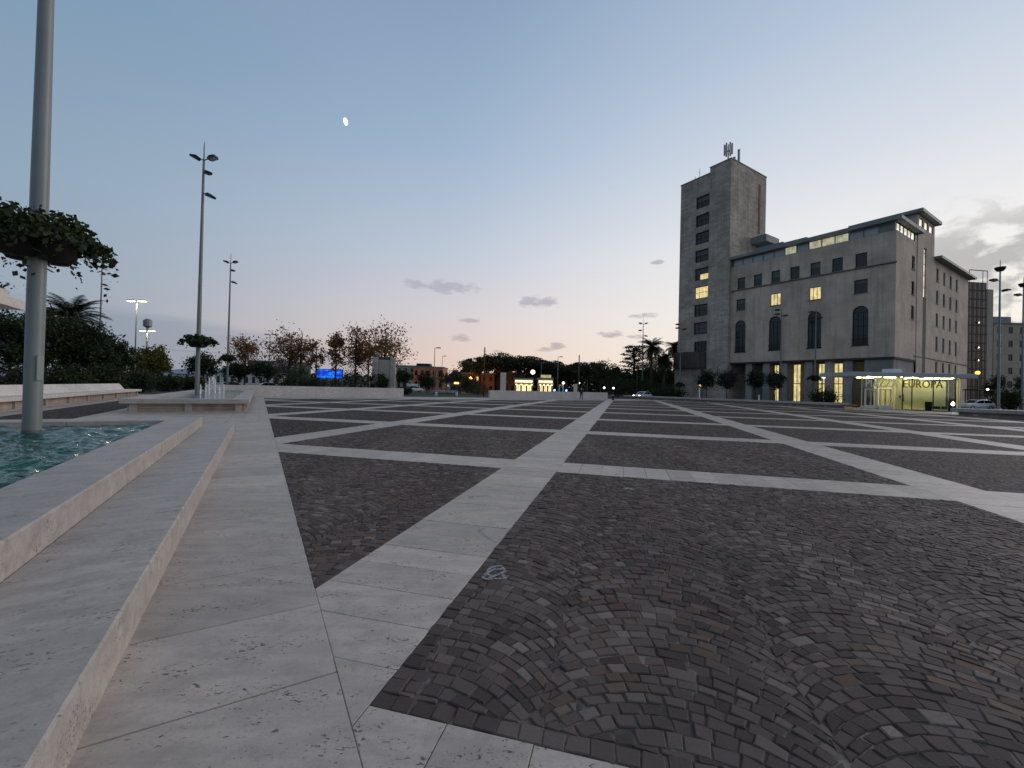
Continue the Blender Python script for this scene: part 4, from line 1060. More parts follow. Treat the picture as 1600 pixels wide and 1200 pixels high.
# ------------------------------------------------------------------ people and vehicles
def person(pos, face, label):
    """walking figure grown with a skin modifier: one continuous body"""
    J = {'pel':(0,0,.95),'sp':(0,.01,1.18),'ch':(0,.0,1.36),'nk':(0,.01,1.50),'hd':(0,.03,1.58),'top':(0,.035,1.72),
         'sl':(-.17,0,1.42),'sr':(.17,0,1.42),'el':(-.22,-.08,1.15),'er':(.22,.06,1.15),'wl':(-.22,.02,.92),'wr':(.21,.20,.96),'hl':(-.22,.06,.84),'hr':(.20,.26,.90),
         'pl':(-.09,0,.92),'pr':(.09,0,.92),'kl':(-.10,.14,.52),'kr':(.10,-.04,.50),'al':(-.10,.22,.09),'ar':(.10,-.26,.13),'tl':(-.10,.38,.04),'tr':(.10,-.14,.04)}
    Rr = {'pel':(.15,.11),'sp':(.14,.10),'ch':(.17,.11),'nk':(.06,.06),'hd':(.085,.10),'top':(.07,.08),'sl':(.075,.075),'sr':(.075,.075),'el':(.05,.05),'er':(.05,.05),'wl':(.035,.035),'wr':(.035,.035),'hl':(.03,.045),'hr':(.03,.045),
          'pl':(.10,.10),'pr':(.10,.10),'kl':(.065,.065),'kr':(.065,.065),'al':(.045,.045),'ar':(.045,.045),'tl':(.035,.03),'tr':(.035,.03)}
    E = [('pel','sp'),('sp','ch'),('ch','nk'),('nk','hd'),('hd','top'),('ch','sl'),('ch','sr'),('sl','el'),('sr','er'),('el','wl'),('er','wr'),('wl','hl'),('wr','hr'),('pel','pl'),('pel','pr'),('pl','kl'),('pr','kr'),('kl','al'),('kr','ar'),('al','tl'),('ar','tr')]
    ks = list(J); me = bpy.data.meshes.new('body'); me.from_pydata([J[k] for k in ks], [(ks.index(a), ks.index(b_)) for a, b_ in E], [])
    o = bpy.data.objects.new('body', me); COL.objects.link(o); md = o.modifiers.new('skin', 'SKIN')
    for i, k in enumerate(ks): me.skin_vertices[0].data[i].radius = Rr[k]
    me.skin_vertices[0].data[0].use_root = True; s2 = o.modifiers.new('sub', 'SUBSURF'); s2.levels = 2; s2.render_levels = 2
    bpy.context.view_layer.update()
    m2 = bpy.data.meshes.new_from_object(o.evaluated_get(bpy.context.evaluated_depsgraph_get())); bpy.data.objects.remove(o)
    skin = material('skin', col=(.42,.26,.19), rough=.6); coat = material('dark_coat', col=(.018,.02,.026), rough=.85); trou = material('dark_trousers', col=(.022,.022,.026), rough=.85); shoe = material('shoe', col=(.03,.03,.03))
    m2.materials.clear(); [m2.materials.append(q) for q in (skin, coat, trou, shoe)]
    for p in m2.polygons:
        z = p.center.z; hand = z < .93 and abs(p.center.x) > .17 and z > .75
        p.material_index = 0 if (z > 1.49 or hand) else (1 if z > .88 else (2 if z > .10 else 3)); p.use_smooth = True
    r = thing('person', label, 'person', (*pos, 0), face); ob = bpy.data.objects.new('body', m2); COL.objects.link(ob); ob.parent = r
    b = MB(); b.sphere((0,.015,1.66), .105, 8, 1.05); b.v = [(x, y_, z) for x, y_, z in b.v]; b.build('hair', material('grey_hair', col=(.45,.42,.38), rough=.9), r, True)
    bag = MB(); bag.cbox(-.15,.15,-.30,-.11,1.02,1.42,.04); bag.build('backpack', m_black, r)
    return r
person(g2(908, 625.0), R(160), 'person in dark coat walking in front of the centre wall')

def car(px, Z, yaw, label, paint, lights=True, group='cars around the square', van=False):
    x, y = site(px, Z); r = thing('car', label, 'car', (x, y, -.05), yaw, group)
    pm = material('car_paint_'+paint, col={'white':(.62,.64,.66),'dark':(.03,.033,.04),'grey':(.22,.23,.25)}[paint], rough=.25, spec=.6)
    L, Wd = 4.2, 1.74
    lower = [(-2.1,.42),(-2.08,.30),(-1.8,.22),(1.8,.22),(2.06,.30),(2.1,.52),(2.02,.72),(1.55,.88),(.95,.94),(-1.5,1.0),(-1.98,.96),(-2.1,.80)]
    roof = [(.95,.93),(.25,1.40),(-.1,1.47),(-1.1,1.47),(-1.55,1.36),(-1.95,.97)] if not van else [(1.3,.93),(1.0,1.7),(.8,1.95),(-1.9,1.98),(-2.05,1.9),(-2.08,.9)]
    def loft(prof, y0, y1, inset):
        b = MB(); n_ = len(prof); cz = sum(q for _, q in prof)/n_
        rings = [(y0,inset),(y0+.12,0),(y1-.12,0),(y1,inset)]
        vs = []
        for (yy, ins) in rings:
            for (p, q) in prof: vs.append((p*(1-ins*.05), yy, q+(cz-q)*ins*.16))
        fs = [(k*n_+i, k*n_+(i+1)%n_, (k+1)*n_+(i+1)%n_, (k+1)*n_+i) for k in range(3) for i in range(n_)]+[tuple(range(n_-1,-1,-1)), tuple(range(3*n_,4*n_))]
        b.add(vs, fs); return b
    fix_normals(loft(lower, -Wd/2, Wd/2, 1).build('body', pm, r, True))
    fix_normals(loft(roof, -Wd/2+.10, Wd/2-.10, 1).build('cabin', pm, r))
    gl = MB()
    for sg in (-1, 1):
        yy = sg*(Wd/2-.095); k = [(.72,.98),(.20,1.36),(-.42,1.40),(-.42,.98)], [(-.50,.98),(-.50,1.40),(-1.08,1.40),(-1.45,1.30),(-1.62,1.0)]
        for pl in k: gl.add([(p, yy, q) for p, q in pl], [tuple(range(len(pl)))])
    gl.add([(.93,-.62,.98),(.93,.62,.98),(.28,.56,1.39),(.28,-.56,1.39)], [(0,1,2,3)]); gl.add([(-1.93,-.6,1.0),(-1.93,.6,1.0),(-1.60,.55,1.34),(-1.60,-.55,1.34)], [(3,2,1,0)])
    gl.v = [(p[0]+(.012 if p[0] > .9 or p[0] == .28 else (-.012 if p[0] < -1.59 and abs(p[1]) < .61 else 0)), p[1], p[2]) for p in gl.v]; gl.build('windows', m_glassd, r)
    for wx in (-1.3, 1.32):
        for sg in (-1, 1):
            w_ = MB().tube((wx, sg*(Wd/2-.16), .32), (wx, sg*(Wd/2+.01), .32), .32, .32, 16).build('wheel', m_black, r)
            MB().tube((wx, sg*(Wd/2+.012), .32), (wx, sg*(Wd/2+.02), .32), .19, .18, 10).build('rim', m_alu, w_)
    for sg in (-1, 1):
        MB().cbox(2.00, 2.12, sg*.62-.17, sg*.62+.17, .58, .72, .02).build('headlight', material('headlight_glow', emit=(1,.95,.82), es=12) if lights else m_alu, r)
        MB().cbox(-2.12, -2.02, sg*.66-.13, sg*.66+.13, .72, .90, .02).build('tail_light', material('tail_light', col=(.25,.01,.01), rough=.3), r)
    return r
car(1004, 83, R(190), 'white hatchback with headlights on driving behind the bench', 'white')
car(366, 78, R(10), 'dark car passing behind the wall by the second fountain', 'dark', False)
car(414, 80, R(190), 'grey car with headlights on behind the low wall', 'grey')
car(1524, 62, R(150), 'white parked car right of the glass pavilion', 'white', False)
car(648, 104, R(0), 'white van parked before the orange building', 'white', False, van=True)
car(228, 84, R(-60), 'dark parked car with lights on under the lamp-lit tree', 'dark')
car(320, 92, R(0), 'grey car parked behind the second fountain mast', 'grey', False)

def bicycle(px, Z, yaw, label):
    x, y = site(px, Z); r = thing('bicycle', label, 'bicycle', (x, y, -.05), yaw, 'share bikes docked by the bus shelter')
    for wx in (-.52, .52):
        b = MB(); n_ = 14
        for i in range(n_): a, c = 2*math.pi*i/n_, 2*math.pi*(i+1)/n_; b.tube((wx+.33*math.cos(a),0,.34+.33*math.sin(a)),(wx+.33*math.cos(c),0,.34+.33*math.sin(c)),.025,.025,4,False)
        b.tube((wx,-.04,.34),(wx,.04,.34),.04,.04,6); b.build('wheel', m_black, r)
    fm = m_white; b = MB(); b.path([(-.52,0,.34),(-.1,0,.30),(.40,0,.80),(.52,0,.34)], [.025]*4, 5); b.path([(-.1,0,.30),(-.22,0,.85)], [.025]*2, 5); b.tube((.40,0,.80),(.36,0,1.05),.02,.02,5); b.build('frame', fm, r)
    b = MB(); 
    for i in range(6): a, c = R(20+25*i), R(20+25*(i+1)); b.add([(-.52+.40*math.cos(a),-.06,.34+.40*math.sin(a)),(-.52+.40*math.cos(c),-.06,.34+.40*math.sin(c)),(-.52+.40*math.cos(c),.06,.34+.40*math.sin(c)),(-.52+.40*math.cos(a),.06,.34+.40*math.sin(a))], [(0,1,2,3)])
    b.build('mudguard', fm, r)
    MB().cbox(-.36,-.10,-.08,.08,.85,.92,.02).build('saddle', m_black, r); MB().tube((.36,-.28,1.05),(.36,.28,1.05),.018,.018,5).build('handlebar', m_black, r)
for i in range(10):
    nm = ['leftmost bike of the dock, beside the white bollard'] + ['docked white share bike, number %s from the left end' % q for q in ('two','three','four','five','six','seven','eight','nine')]+['rightmost bike of the dock, under the lit timetable']
    bicycle(682+i*3.4, 84, -YAW+R(60), nm[i])
sh = thing('bus_shelter', 'dark bus shelter with small lit orange display', 'bus shelter', (*site(703, 90), -.05), -YAW)
MB().cbox(-2.4,2.4,-.8,.8,2.75,2.95,.04).build('roof', m_dkmetal, sh)
for q in (-2.2,-.7,.8,2.2): MB().box(q-.05,q+.05,.6,.7,0,2.75).build('post', m_dkmetal, sh)
for q in (-2.15,-.65,.85): MB().box(q+.05,q+1.3,.64,.65,.3,2.5).build('glass_pane', m_glass, sh)
MB().box(.95,1.95,-.79,-.70,2.1,2.5).build('lit_display', material('amber_display', emit=(1,.55,.08), es=2.2), sh)
MB().box(-2.0,1.8,.2,.55,.42,.48).build('seat', m_alu, sh)

# ------------------------------------------------------------------ street lamps, posts, bollards
def streetlamp(px, Z, top, label, lit=False, arms=2, power=0, group='street lamps'):
    x, y = site(px, Z); H = hgt(px, top, Z); r = thing('street_lamp', label, 'street lamp', (x, y, -.05), -YAW, group)
    MB().tube((0,0,0),(0,0,H),.10,.06,9).build('pole', m_pole, r, True)
    for sg in ((-1,1) if arms == 2 else (1,)):
        MB().path([(0,0,H-.1),(sg*.35,0,H+.02)], [.04,.035], 6).build('arm', m_pole, r)
        h = MB().cbox(sg*.75-.45, sg*.75+.45, -.18, .18, H-.02, H+.10, .03).build('lamp_head', m_dkmetal, r)
        MB().box(sg*.75-.40, sg*.75+.40, -.15, .15, H-.10, H-.022).build('lens', m_lamp if lit else m_alu, h)
    if lit:
        l = bpy.data.lights.new('lamp_light', 'POINT'); l.energy = power; l.color = (1,.86,.5); l.shadow_soft_size = .3; lo = bpy.data.objects.new('lamp_light', l); COL.objects.link(lo); lo.parent = r; lo.location = (0,0,H-.35)
    return r
streetlamp(210, 55, 469, 'lit double street lamp above the yellow tree', True, 2, 260)
streetlamp(228, 70, 516, 'lower lit street lamp right of the double lamp', True, 2, 260)
streetlamp(420, 92, 522, 'unlit street lamp behind the low wall on the left', arms=2)
streetlamp(678, 86, 543, 'unlit street lamp beside the bike dock', arms=1)
streetlamp(690, 130, 556, 'far curved street lamp behind the orange building', arms=1)
streetlamp(871, 110, 557, 'thin unlit street lamp before the umbrella pines', arms=1)
streetlamp(845, 118, 566, 'thin pole lamp above the lit kiosk', arms=1)
def post(px, Z, top, label, rad, mat, cat='post', name='post', base=-.05):
    x, y = site(px, Z); r = thing(name, label, cat, (x, y, base)); H = hgt(px, top, Z)
    MB().tube((0,0,0),(0,0,H),rad,rad*.75,10).build('shaft', mat, r, True); MB().sphere((0,0,H),rad*.9,6).build('cap', mat, r, True); return r
m_rust = material('rusty_steel', varied((.10,.07,.055), .25, 1, .8, 0))
post(756, 74, 543, 'tall dark flagpole left of the centre wall', .13, m_rust, 'flagpole', 'flagpole')
post(904, 74, 555, 'tall dark flagpole behind the walking person', .12, m_rust, 'flagpole', 'flagpole')
post(995, 92, 568, 'thin pole left of the mast before the palms', .08, m_rust)
for (px, py, lb) in ((681.5,619.2,'left white bollard before the bike dock'),(713.5,619.8,'right white bollard before the bike dock')):
    g = g2(px, py); bo = thing('bollard', lb, 'bollard', (*g, 0), 0, 'white bollards'); MB().lathe([(0,0),(.16,0),(.16,.55),(.10,.62),(0,.64)], (0,0,0), 12).build('shaft', m_white, bo, True); MB().lathe([(.165,.40),(.165,.48)], (0,0,0), 12).build('band', m_alu, bo)
for (px, Z, tp, lb) in ((1093,74,606,'thin white bollard below the tower bushes'),(1186,70,617,'thin white bollard before the olive trees')):
    x, y = site(px, Z); bo = thing('bollard', lb, 'bollard', (x, y, 0)); H = hgt(px, tp, Z); MB().lathe([(.12,0),(.12,H-.08),(.06,H),(0,H)], (0,0,0), 10).build('shaft', m_white, bo, True); MB().lathe([(.125,H-.3),(.125,H-.2)], (0,0,0), 10).build('band', m_alu, bo)
g = g2(958, 625); bo = thing('bollard', 'dark bollard right of the walking person', 'bollard', (*g, 0)); MB().lathe([(0,0),(.22,0),(.18,.1),(.16,.95),(.2,1.0),(.12,1.1),(0,1.12)], (0,0,0), 12).build('shaft', m_black, bo, True); MB().lathe([(.17,.7),(.17,.8)], (0,0,0), 12).build('band', m_alu, bo)
def globe(px, Z, py, label, rad, mat, power=0):
    x, y = site(px, Z); H = hgt(px, py, Z); r = thing('globe_lamp', label, 'lamp', (x, y, -.05), 0, 'lit globe lamps'); MB().tube((0,0,0),(0,0,H-rad),.07,.05,8).build('pole', m_dkmetal, r); MB().sphere((0,0,H), rad, 10).build('globe', mat, r, True); return r
globe(832, 100, 581, 'large lit white globe lamp above the kiosks', .52, m_lampw)
globe(904.5, 82, 598, 'small lit lamp beside the short stone post', .20, m_lampw)
globe(944, 95, 605.5, 'small warm lamp right of the centre wall', .24, m_lampw)
globe(958.5, 90, 606, 'small warm lamp above the dark bollard', .22, m_lampw)
og = globe(735, 116, 591, 'orange lamp lighting the brick building', .5, m_orange)
l_ = bpy.data.lights.new('lamp_light', 'POINT'); l_.energy = 900; l_.color = (1,.45,.10); l_.shadow_soft_size = .6; lo_ = bpy.data.objects.new('lamp_light', l_); COL.objects.link(lo_); lo_.parent = og; lo_.location = (0,-1.0,4.5)
globe(1285, 74, 588, 'bright round lamp in the town hall arcade', .42, m_lampw)
globe(1094, 82, 602, 'small orange lamp among the bushes by the tower', .22, m_orange)
globe(1527, 78, 582, 'orange street lamp right of the pavilion roof', .34, m_orange)
globe(1543, 66, 608, 'white lamp under the canopy right of the pavilion', .16, m_lampw)
for (px, Z, py, lb) in ((1525,92,504,'upper'),(1525,92,543,'middle'),(1525,92,563,'lower')):
    x, y = site(px, Z); r = thing('wall_lamp', '%s lit wall lamp on the dark glass tower' % lb, 'lamp', (x, y, hgt(px, py, Z)), 0, 'wall lamps on the dark tower')
    MB().cbox(-.28,.28,-.28,.28,-.12,.22,.04).build('shade', m_dkmetal, r); MB().sphere((0,-.25,0), .16, 6).build('bulb', m_lampw, r, True)

# ------------------------------------------------------------------ distant buildings, monument, sign
def simple_building(px0, px1, Z, top, mat, label, floors, cols, depth=10, roofm=None, lit=(), name='building', wm=None, rotz=None):
    """box building with a windowed front facing the plaza"""
    a, b_ = site(px0, Z), site(px1, Z); Wd = (b_-a).length; H = hgt((px0+px1)/2, top, Z)
    r = thing(name, label, 'building', (a.x, a.y, -.06), math.atan2(b_.y-a.y, b_.x-a.x) if rotz is None else rotz)
    ops = []
    fh = H/max(1,floors)
    for f in range(floors):
        for c in range(cols):
            cx = Wd*(c+.5)/cols; ww = min(1.3, Wd/cols*.45); ops.append((cx-ww/2, cx+ww/2, f*fh+fh*.28, f*fh+fh*.75, False))
    wall_open('wall', 'y', 0, Wd, 0, H, ops, .25, mat, r, 0.0)
    for i, o in enumerate(ops): window(r, 'y', 0, *o[:4], m_lit if i in lit else m_glassd, vbars=((o[0]+o[1])/2,), fr=.08, depth=.22)
    MB().box(.002, Wd-.002, .27, depth, 0, H-.02).build('core', mat, r)
    MB().box(-.3, Wd+.3, -.3, depth+.3, H, H+.35).build('roof', roofm or m_roofmetal, r)
    return r
m_orangeb = material('orange_render', varied((.60,.235,.135), .12, .5, .85, 0))
m_brickred = material('brick_red', facade_mat((.42,.16,.10), .5, .16, .02, .25))
m_beige = material('beige_render', varied((.42,.36,.29), .1, .4, .85, 0))
m_pale = material('pale_render', varied((.55,.52,.48), .08, .4, .8, 0))
o = simple_building(645, 692, 150, 574, m_orangeb, 'orange building with small roof lantern beyond the bike dock', 2, 5)
MB().cbox(.6,5.5,2,6,hgt(655,574,150)+.3,hgt(655,567,150),.1).build('roof_lantern', m_dkmetal, o); MB().box(-.2,6.4,1.2,7,hgt(655,574,150)+.35,hgt(655,571,150)).build('lantern_eaves', m_dkmetal, o)
simple_building(618, 648, 152, 572, m_beige, 'beige house left of the orange building', 3, 3)
simple_building(720, 772, 125, 584, m_brickred, 'red brick building lit by the orange lamp', 2, 5, lit=(7,))
simple_building(776, 806, 128, 583, m_brickred, 'red brick building behind the white stone slab', 2, 3)
simple_building(268, 330, 190, 585, m_pale, 'low pale building seen under the left trees', 1, 6)
simple_building(335, 435, 130, 583, m_pale, 'low white building behind the left low wall', 1, 9)
vb = simple_building(386, 462, 135, 565, material('dark_green_cladding', varied((.045,.065,.055), .15, .3, .7, 0)), 'dark green shed with a white painted name behind the trees', 1, 4)
text_mesh('lettering', 'VALDETTARO', 5.6, hgt(430,572,135), 1.25, 9.4, m_white, vb, y=-.05)
simple_building(500, 625, 160, 590, m_beige, 'low building in the gap behind the monument', 1, 8, lit=(3,5))
# dark glazed tower with scaffold and the beige block on the right
dt = thing('glass_tower', 'dark glazed tower with steel frame behind the wing', 'building', (*site(1511, 112), 0), -YAW+R(8))
Hd = hgt(1528, 440, 112); wd_ = 5.6
MB().box(0, wd_, 0, 9, 0, Hd).build('core', material('smoked_glass', col=(.020,.018,.018), rough=.25, spec=.6), dt)
for i in range(14): z = Hd*i/14; MB().box(-.05, wd_+.05, -.12, -.005, z, z+.28).build('floor_band', material('dark_frame', col=(.05,.047,.045), rough=.6), dt)
for i in range(5): MB().box(wd_*i/4-.08, wd_*i/4+.08, -.18, -.125, 0, Hd+(3.2 if i in (0,3,4) else 0)).build('frame_post', m_dkmetal, dt)
MB().box(0, wd_, -.18, -.08, Hd+3.0, Hd+3.2).build('top_rail', m_dkmetal, dt)
MB().box(wd_+.06, wd_+3.0, .5, 9, 0, Hd-1.5).build('side_panel', m_beige, dt)
bb = simple_building(1551, 1640, 125, 506, m_beige, 'beige block with small windows at the right edge', 6, 5)
MB().cbox(0.2,7.5,2,7,hgt(1560,506,125)+.3,hgt(1560,492,125),.1).build('roof_house', m_roofmetal, bb)
cp = thing('bus_canopy', 'dark canopy shelter behind the right stone bench', 'shelter', (*site(1516, 70), 0), -YAW)
MB().cbox(0,5.2,-1,1.2,2.9,3.1,.04).build('roof', m_dkmetal, cp)
for q in (.2,2.6,5.0): MB().box(q-.06,q+.06,.9,1.0,0,2.9).build('post', m_dkmetal, cp)
# monument
mo = thing('stone_monument', 'upright carved stone monument among the autumn trees', 'monument', (*site(600, 74), 0), -YAW+R(12))
m_mon = material('monument_stone', varied((.42,.37,.33), .25, 1.2, .9, .6, 8)); Hm = hgt(600, 558, 74)
MB().cbox(-1.95,-.95,-.9,.9,.8,Hm-.1,.08).build('side_block', m_mon, mo); MB().cbox(1.0,1.85,-.9,.9,.8,Hm-.15,.08).build('side_block', m_mon, mo)
MB().cbox(-.94,.99,-.7,.7,.8,Hm-.5,.04).build('panel', material('panel_stone', travertine((.46,.43,.39), tint=False)), mo)
MB().cbox(-.93,.98,-.6,.6,Hm-.499,Hm,.05).build('lintel', material('dark_lintel', varied((.07,.06,.055), .2, 2, .8, 0)), mo)
for i in range(6): MB().box(-.6,.6-random.uniform(0,.4),-.715,-.702,Hm-1.2-i*.42,Hm-1.08-i*.42).build('carved_line', m_mon, mo)
MB().cbox(-2.4,2.4,-1.4,1.3,0,.8,.05).build('base', m_trav, mo)
# blue illuminated screen
bs = thing('illuminated_screen', 'bright blue illuminated screen between the autumn trees', 'screen', (*site(494, 84), -.05), -YAW)
def blue_fn(k, p):
    o = objco(k); n = k.noise(scaled(k, o, .7, 1, 1.6), 1.2, 3, .5); n2 = k.noise(scaled(k, o, .3, 1, 3.0), 1.4, 2)
    c = k.ramp(k.math('ADD', k.math('MULTIPLY', n, .6), k.math('MULTIPLY', n2, .4)), [(.34,(.005,.01,.12,1)),(.48,(.01,.07,.85,1)),(.60,(.02,.32,1.0,1)),(.7,(.12,.2,1.0,1))])
    k.put(p.inputs['Emission Color'], c); p.inputs['Emission Strength'].default_value = 1.0; p.inputs['Base Color'].default_value = (.01,.01,.02,1)
Hs0, Hs1 = hgt(515, 590.5, 84), hgt(515, 577, 84)
MB().box(0, 5.2, 0, .25, Hs0-.1, Hs1+.1).build('cabinet', m_black, bs); MB().box(.1, 5.1, -.012, -.001, Hs0, Hs1).build('display', material('blue_screen', blue_fn), bs)
for q in (.6, 4.4): MB().box(q-.1,q+.1,.05,.2,0,Hs0-.1).build('post', m_dkmetal, bs)
# lit kiosks
m_warmwall = material('kiosk_render', col=(.5,.38,.24), rough=.8)
def kiosk(px0, px1, Z, top, label, sign):
    a, b_ = site(px0, Z), site(px1, Z); Wd = (b_-a).length; H = hgt((px0+px1)/2, top, Z); r = thing('kiosk', label, 'kiosk', (*a, -.05), -YAW, 'lit kiosks')
    MB().box(0,Wd,.25,4,0,H).build('wall', m_warmwall, r); n_ = 3
    for i in range(n_):
        s0, s1 = .25+(Wd-.5)*i/n_+.12, .25+(Wd-.5)*(i+1)/n_-.12
        w_ = MB().box(s0,s0+.08,.12,.249,.1,2.5).box(s1-.08,s1,.12,.249,.1,2.5).box(s0+.08,s1-.08,.12,.249,2.42,2.5).box((s0+s1)/2-.04,(s0+s1)/2+.04,.13,.248,.1,2.42).build('shop_window', m_dkmetal, r)
        MB().box(s0+.08,s1-.08,.20,.24,.1,2.42).build('pane', lit_mat('shop_light', (1,.74,.36), 2.0), w_)
    MB().add([(-.1,.2,2.95),(Wd+.1,.2,2.95),(Wd+.1,-1.1,2.55),(-.1,-1.1,2.55)], [(0,1,2,3)])
    aw = MB(); aw.extr([(.24,2.95),(-1.0,2.62),(-1.0,2.52),(.24,2.85)], 0, -.1, Wd+.1); fix_normals(aw.build('awning', material('awning_cloth', col=(.55,.42,.22), rough=.8), r))
    MB().box(.1,Wd-.1,.15,.245,2.98,min(H-.05,3.5)).build('fascia_light', lit_mat('fascia_glow', (1,.82,.45), 2.4), r)
    MB().cbox(-.2,Wd+.2,.0,4.2,H,H+.25,.05).build('roof', m_roofmetal, r)
    for i in range(4): MB().sphere((.4+(Wd-.8)*i/3,-.85,2.45), .16, 6).build('bulb', material('bulb_glow', emit=(1,.78,.36), es=5), r)
    if sign: MB().box(Wd*.15,Wd*.85,-.1,.0,H+.3,H+1.0).build('sign_board', lit_mat('sign_light', (.75,.68,.35), .7), r)
kiosk(804, 833, 104, 592, 'left kiosk with bright warm shop front', False)
kiosk(841, 864, 102, 592, 'right kiosk with a lit sign board on top', True)
for (px, lb) in ((866.5,'left'),(885,'right')):
    x, y = site(px, 76); r = thing('marker_light', '%s small blue marker light on the centre wall' % lb, 'lamp', (x, y, 0), 0, 'blue marker lights'); MB().tube((0,0,0),(0,0,1.15),.05,.05,6).build('post', m_dkmetal, r); MB().sphere((0,0,1.28),.18,6).build('bulb', material('blue_glow', emit=(.15,.4,1), es=4), r, True)
x, y = site(877, 96); ds = thing('gateway', 'small white door frame beside the right kiosk', 'door frame', (x, y, 0), -YAW); MB().box(-.55,-.3,0,.2,0,2.2).build('jamb', m_white, ds); MB().box(.3,.55,0,.2,0,2.2).build('jamb', m_white, ds); MB().box(-.55,.55,0,.2,2.2,2.5).build('lintel', m_white, ds); MB().sphere((.45,0,2.9),.3,6).build('lamp', m_lampw, ds, True)

# lawn, far wood, hills, mast tower, wires
struct(MB().prism([tuple(site(615,72)),tuple(site(765,72)),tuple(site(765,100)),tuple(site(600,100))], -.055, -.02).build('lawn', m_lawn))
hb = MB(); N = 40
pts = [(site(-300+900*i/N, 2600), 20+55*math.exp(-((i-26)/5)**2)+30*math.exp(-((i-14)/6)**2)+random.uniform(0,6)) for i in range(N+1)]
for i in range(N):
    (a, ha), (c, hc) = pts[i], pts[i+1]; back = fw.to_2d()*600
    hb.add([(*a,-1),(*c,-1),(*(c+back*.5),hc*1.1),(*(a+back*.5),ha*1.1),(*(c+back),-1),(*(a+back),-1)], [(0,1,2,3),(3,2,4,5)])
struct(hb.build('hills', material('hill_haze_blue', varied((.20,.25,.32), .15, .004, .95, 0)), None, True))  # distance haze is painted into the blue-grey base colour of the hills
at_ = thing('radio_mast', 'far radio mast with round head above the lower lit lamp', 'radio mast', (*site(228, 150), 0)); hm = hgt(228, 507, 150)
MB().tube((0,0,0),(0,0,hm),.45,.3,8).build('shaft', m_pole, at_); MB().lathe([(.3,hm-1.2),(1.3,hm-.6),(1.3,hm+1.4),(.5,hm+2.0),(0,hm+2.1)], (0,0,0), 12).build('head', m_pole, at_)
wire = MB(); A, B_ = Vector((*site(245,80), hgt(245,545,80))), Vector((*site(468,80), hgt(468,556,80)))
wp = [A.lerp(B_, i/12)-Vector((0,0,.25*math.sin(math.pi*i/12))) for i in range(13)]; wire.path(wp, [.022]*13, 4); tag(wire.build('overhead_wire', m_black), 'thin overhead wire spanning between the left trees', 'wire')
for (px_, lbw) in ((245,'left'),(468,'right')): post(px_, 80, 544 if px_ == 245 else 555, '%s pole carrying the overhead wire' % lbw, .09, m_rust)

# the moon: a gibbous disc, built as a far sphere flattened to its lit shape
mp = Vector((0,0,EYE))+(fw+rt*((540-800)/F_PX)+up*((600-190)/F_PX)).normalized()*5000
mo_ = MB().sphere((0,0,0), 1, 14); moon = mo_.build('moon', material('moon_glow', emit=(1,.98,.94), es=1.6), None, True, mp)
moon.scale = (19, 19, 37); moon.rotation_euler = (0, R(-14), -YAW); tag(moon, 'small bright gibbous moon in the blue sky', 'moon')

# ------------------------------------------------------------------ trees and planting
GL = 'dark trees behind the left bench'
for (px, Z, tp, wp_, lb, bt) in ((12,40,482,130,'dark leafy tree at the left edge behind the big mast',590),(70,42,484,120,'dark leafy tree just right of the big mast',585),(118,44,492,90,'dark leafy tree below the left palm',585),(152,45,505,80,'rounded dark tree before the hidden mast',590),(178,50,526,75,'rightmost dark tree of the left grove',592),(40,50,478,130,'taller dark tree at the back of the left grove',570)):
    tree(px, Z, tp, wp_, lb, 'dark', GL, bot=bt, cl=70, nl=80, leafs=.26)
palm(108, 47, 477, 'palm crown rising over the dark left grove', 3.6, 'palms')
for i, (px, Z, tp, wp_, lb) in enumerate(((40,36,578,90,'dark clipped hedge behind the left bench back'),(110,38,574,90,'dark hedge below the left palm'),(165,42,572,80,'dark hedge at the end of the left grove'),(215,50,580,80,'dark hedge right of the left bench'),(262,58,588,70,'low dark hedge under the yellow tree'),(300,62,590,60,'low dark hedge left of the second mast'))):
    shrub(px, Z, tp, wp_, lb, cat='hedge', name='hedge', group='hedges', ls=.2, n=80, nl=60, dep=1.2)
shrub(8, 24, 588, 44, 'dark bush overhanging the bench at the left edge', ls=.15, n=60)
tree(240, 64, 536, 66, 'yellow-green tree lit by the street lamps', 'yellow', None, bot=592, cl=70, nl=80)
tree(214, 60, 545, 36, 'small yellow-green tree left of the lit tree', 'yellow', None, bot=592, cl=36, nl=70)
tree(318, 70, 552, 58, 'round dark tree behind the second mast', 'dark', 'round trees behind the fountain', bot=588, cl=60, nl=70)
tree(372, 74, 565, 50, 'dark round tree left of the unlit lamp', 'dark', 'round trees behind the fountain', bot=592, cl=50, nl=60)
tree(412, 76, 566, 50, 'dark round tree below the unlit lamp', 'dark', 'round trees behind the fountain', bot=592, cl=50, nl=60)
PLG = 'autumn plane trees'
for (px, tp, wp_, lb, d) in ((382,524,46,'small brown plane tree left of the unlit lamp',.75),(452,513,72,'wide brown plane tree right of the unlit lamp',1.0),(470,512,50,'thin half-bare plane tree beside the wide one',.35),(493,527,34,'sparse plane tree left of the blue screen',.35),(524,511,34,'narrow brown plane tree above the blue screen',.75),(555,511,50,'brown plane tree left of the monument',.85),(600,504,74,'largest brown plane tree behind the monument',1.15),(575,520,40,'slender brown plane tree between two larger ones',.5)):
    tree(px, 80 if px != 575 else 84, tp-3, wp_*1.2, lb, 'plane', PLG, bot=582, cl=64, nl=40, dens=d, leafs=.36)
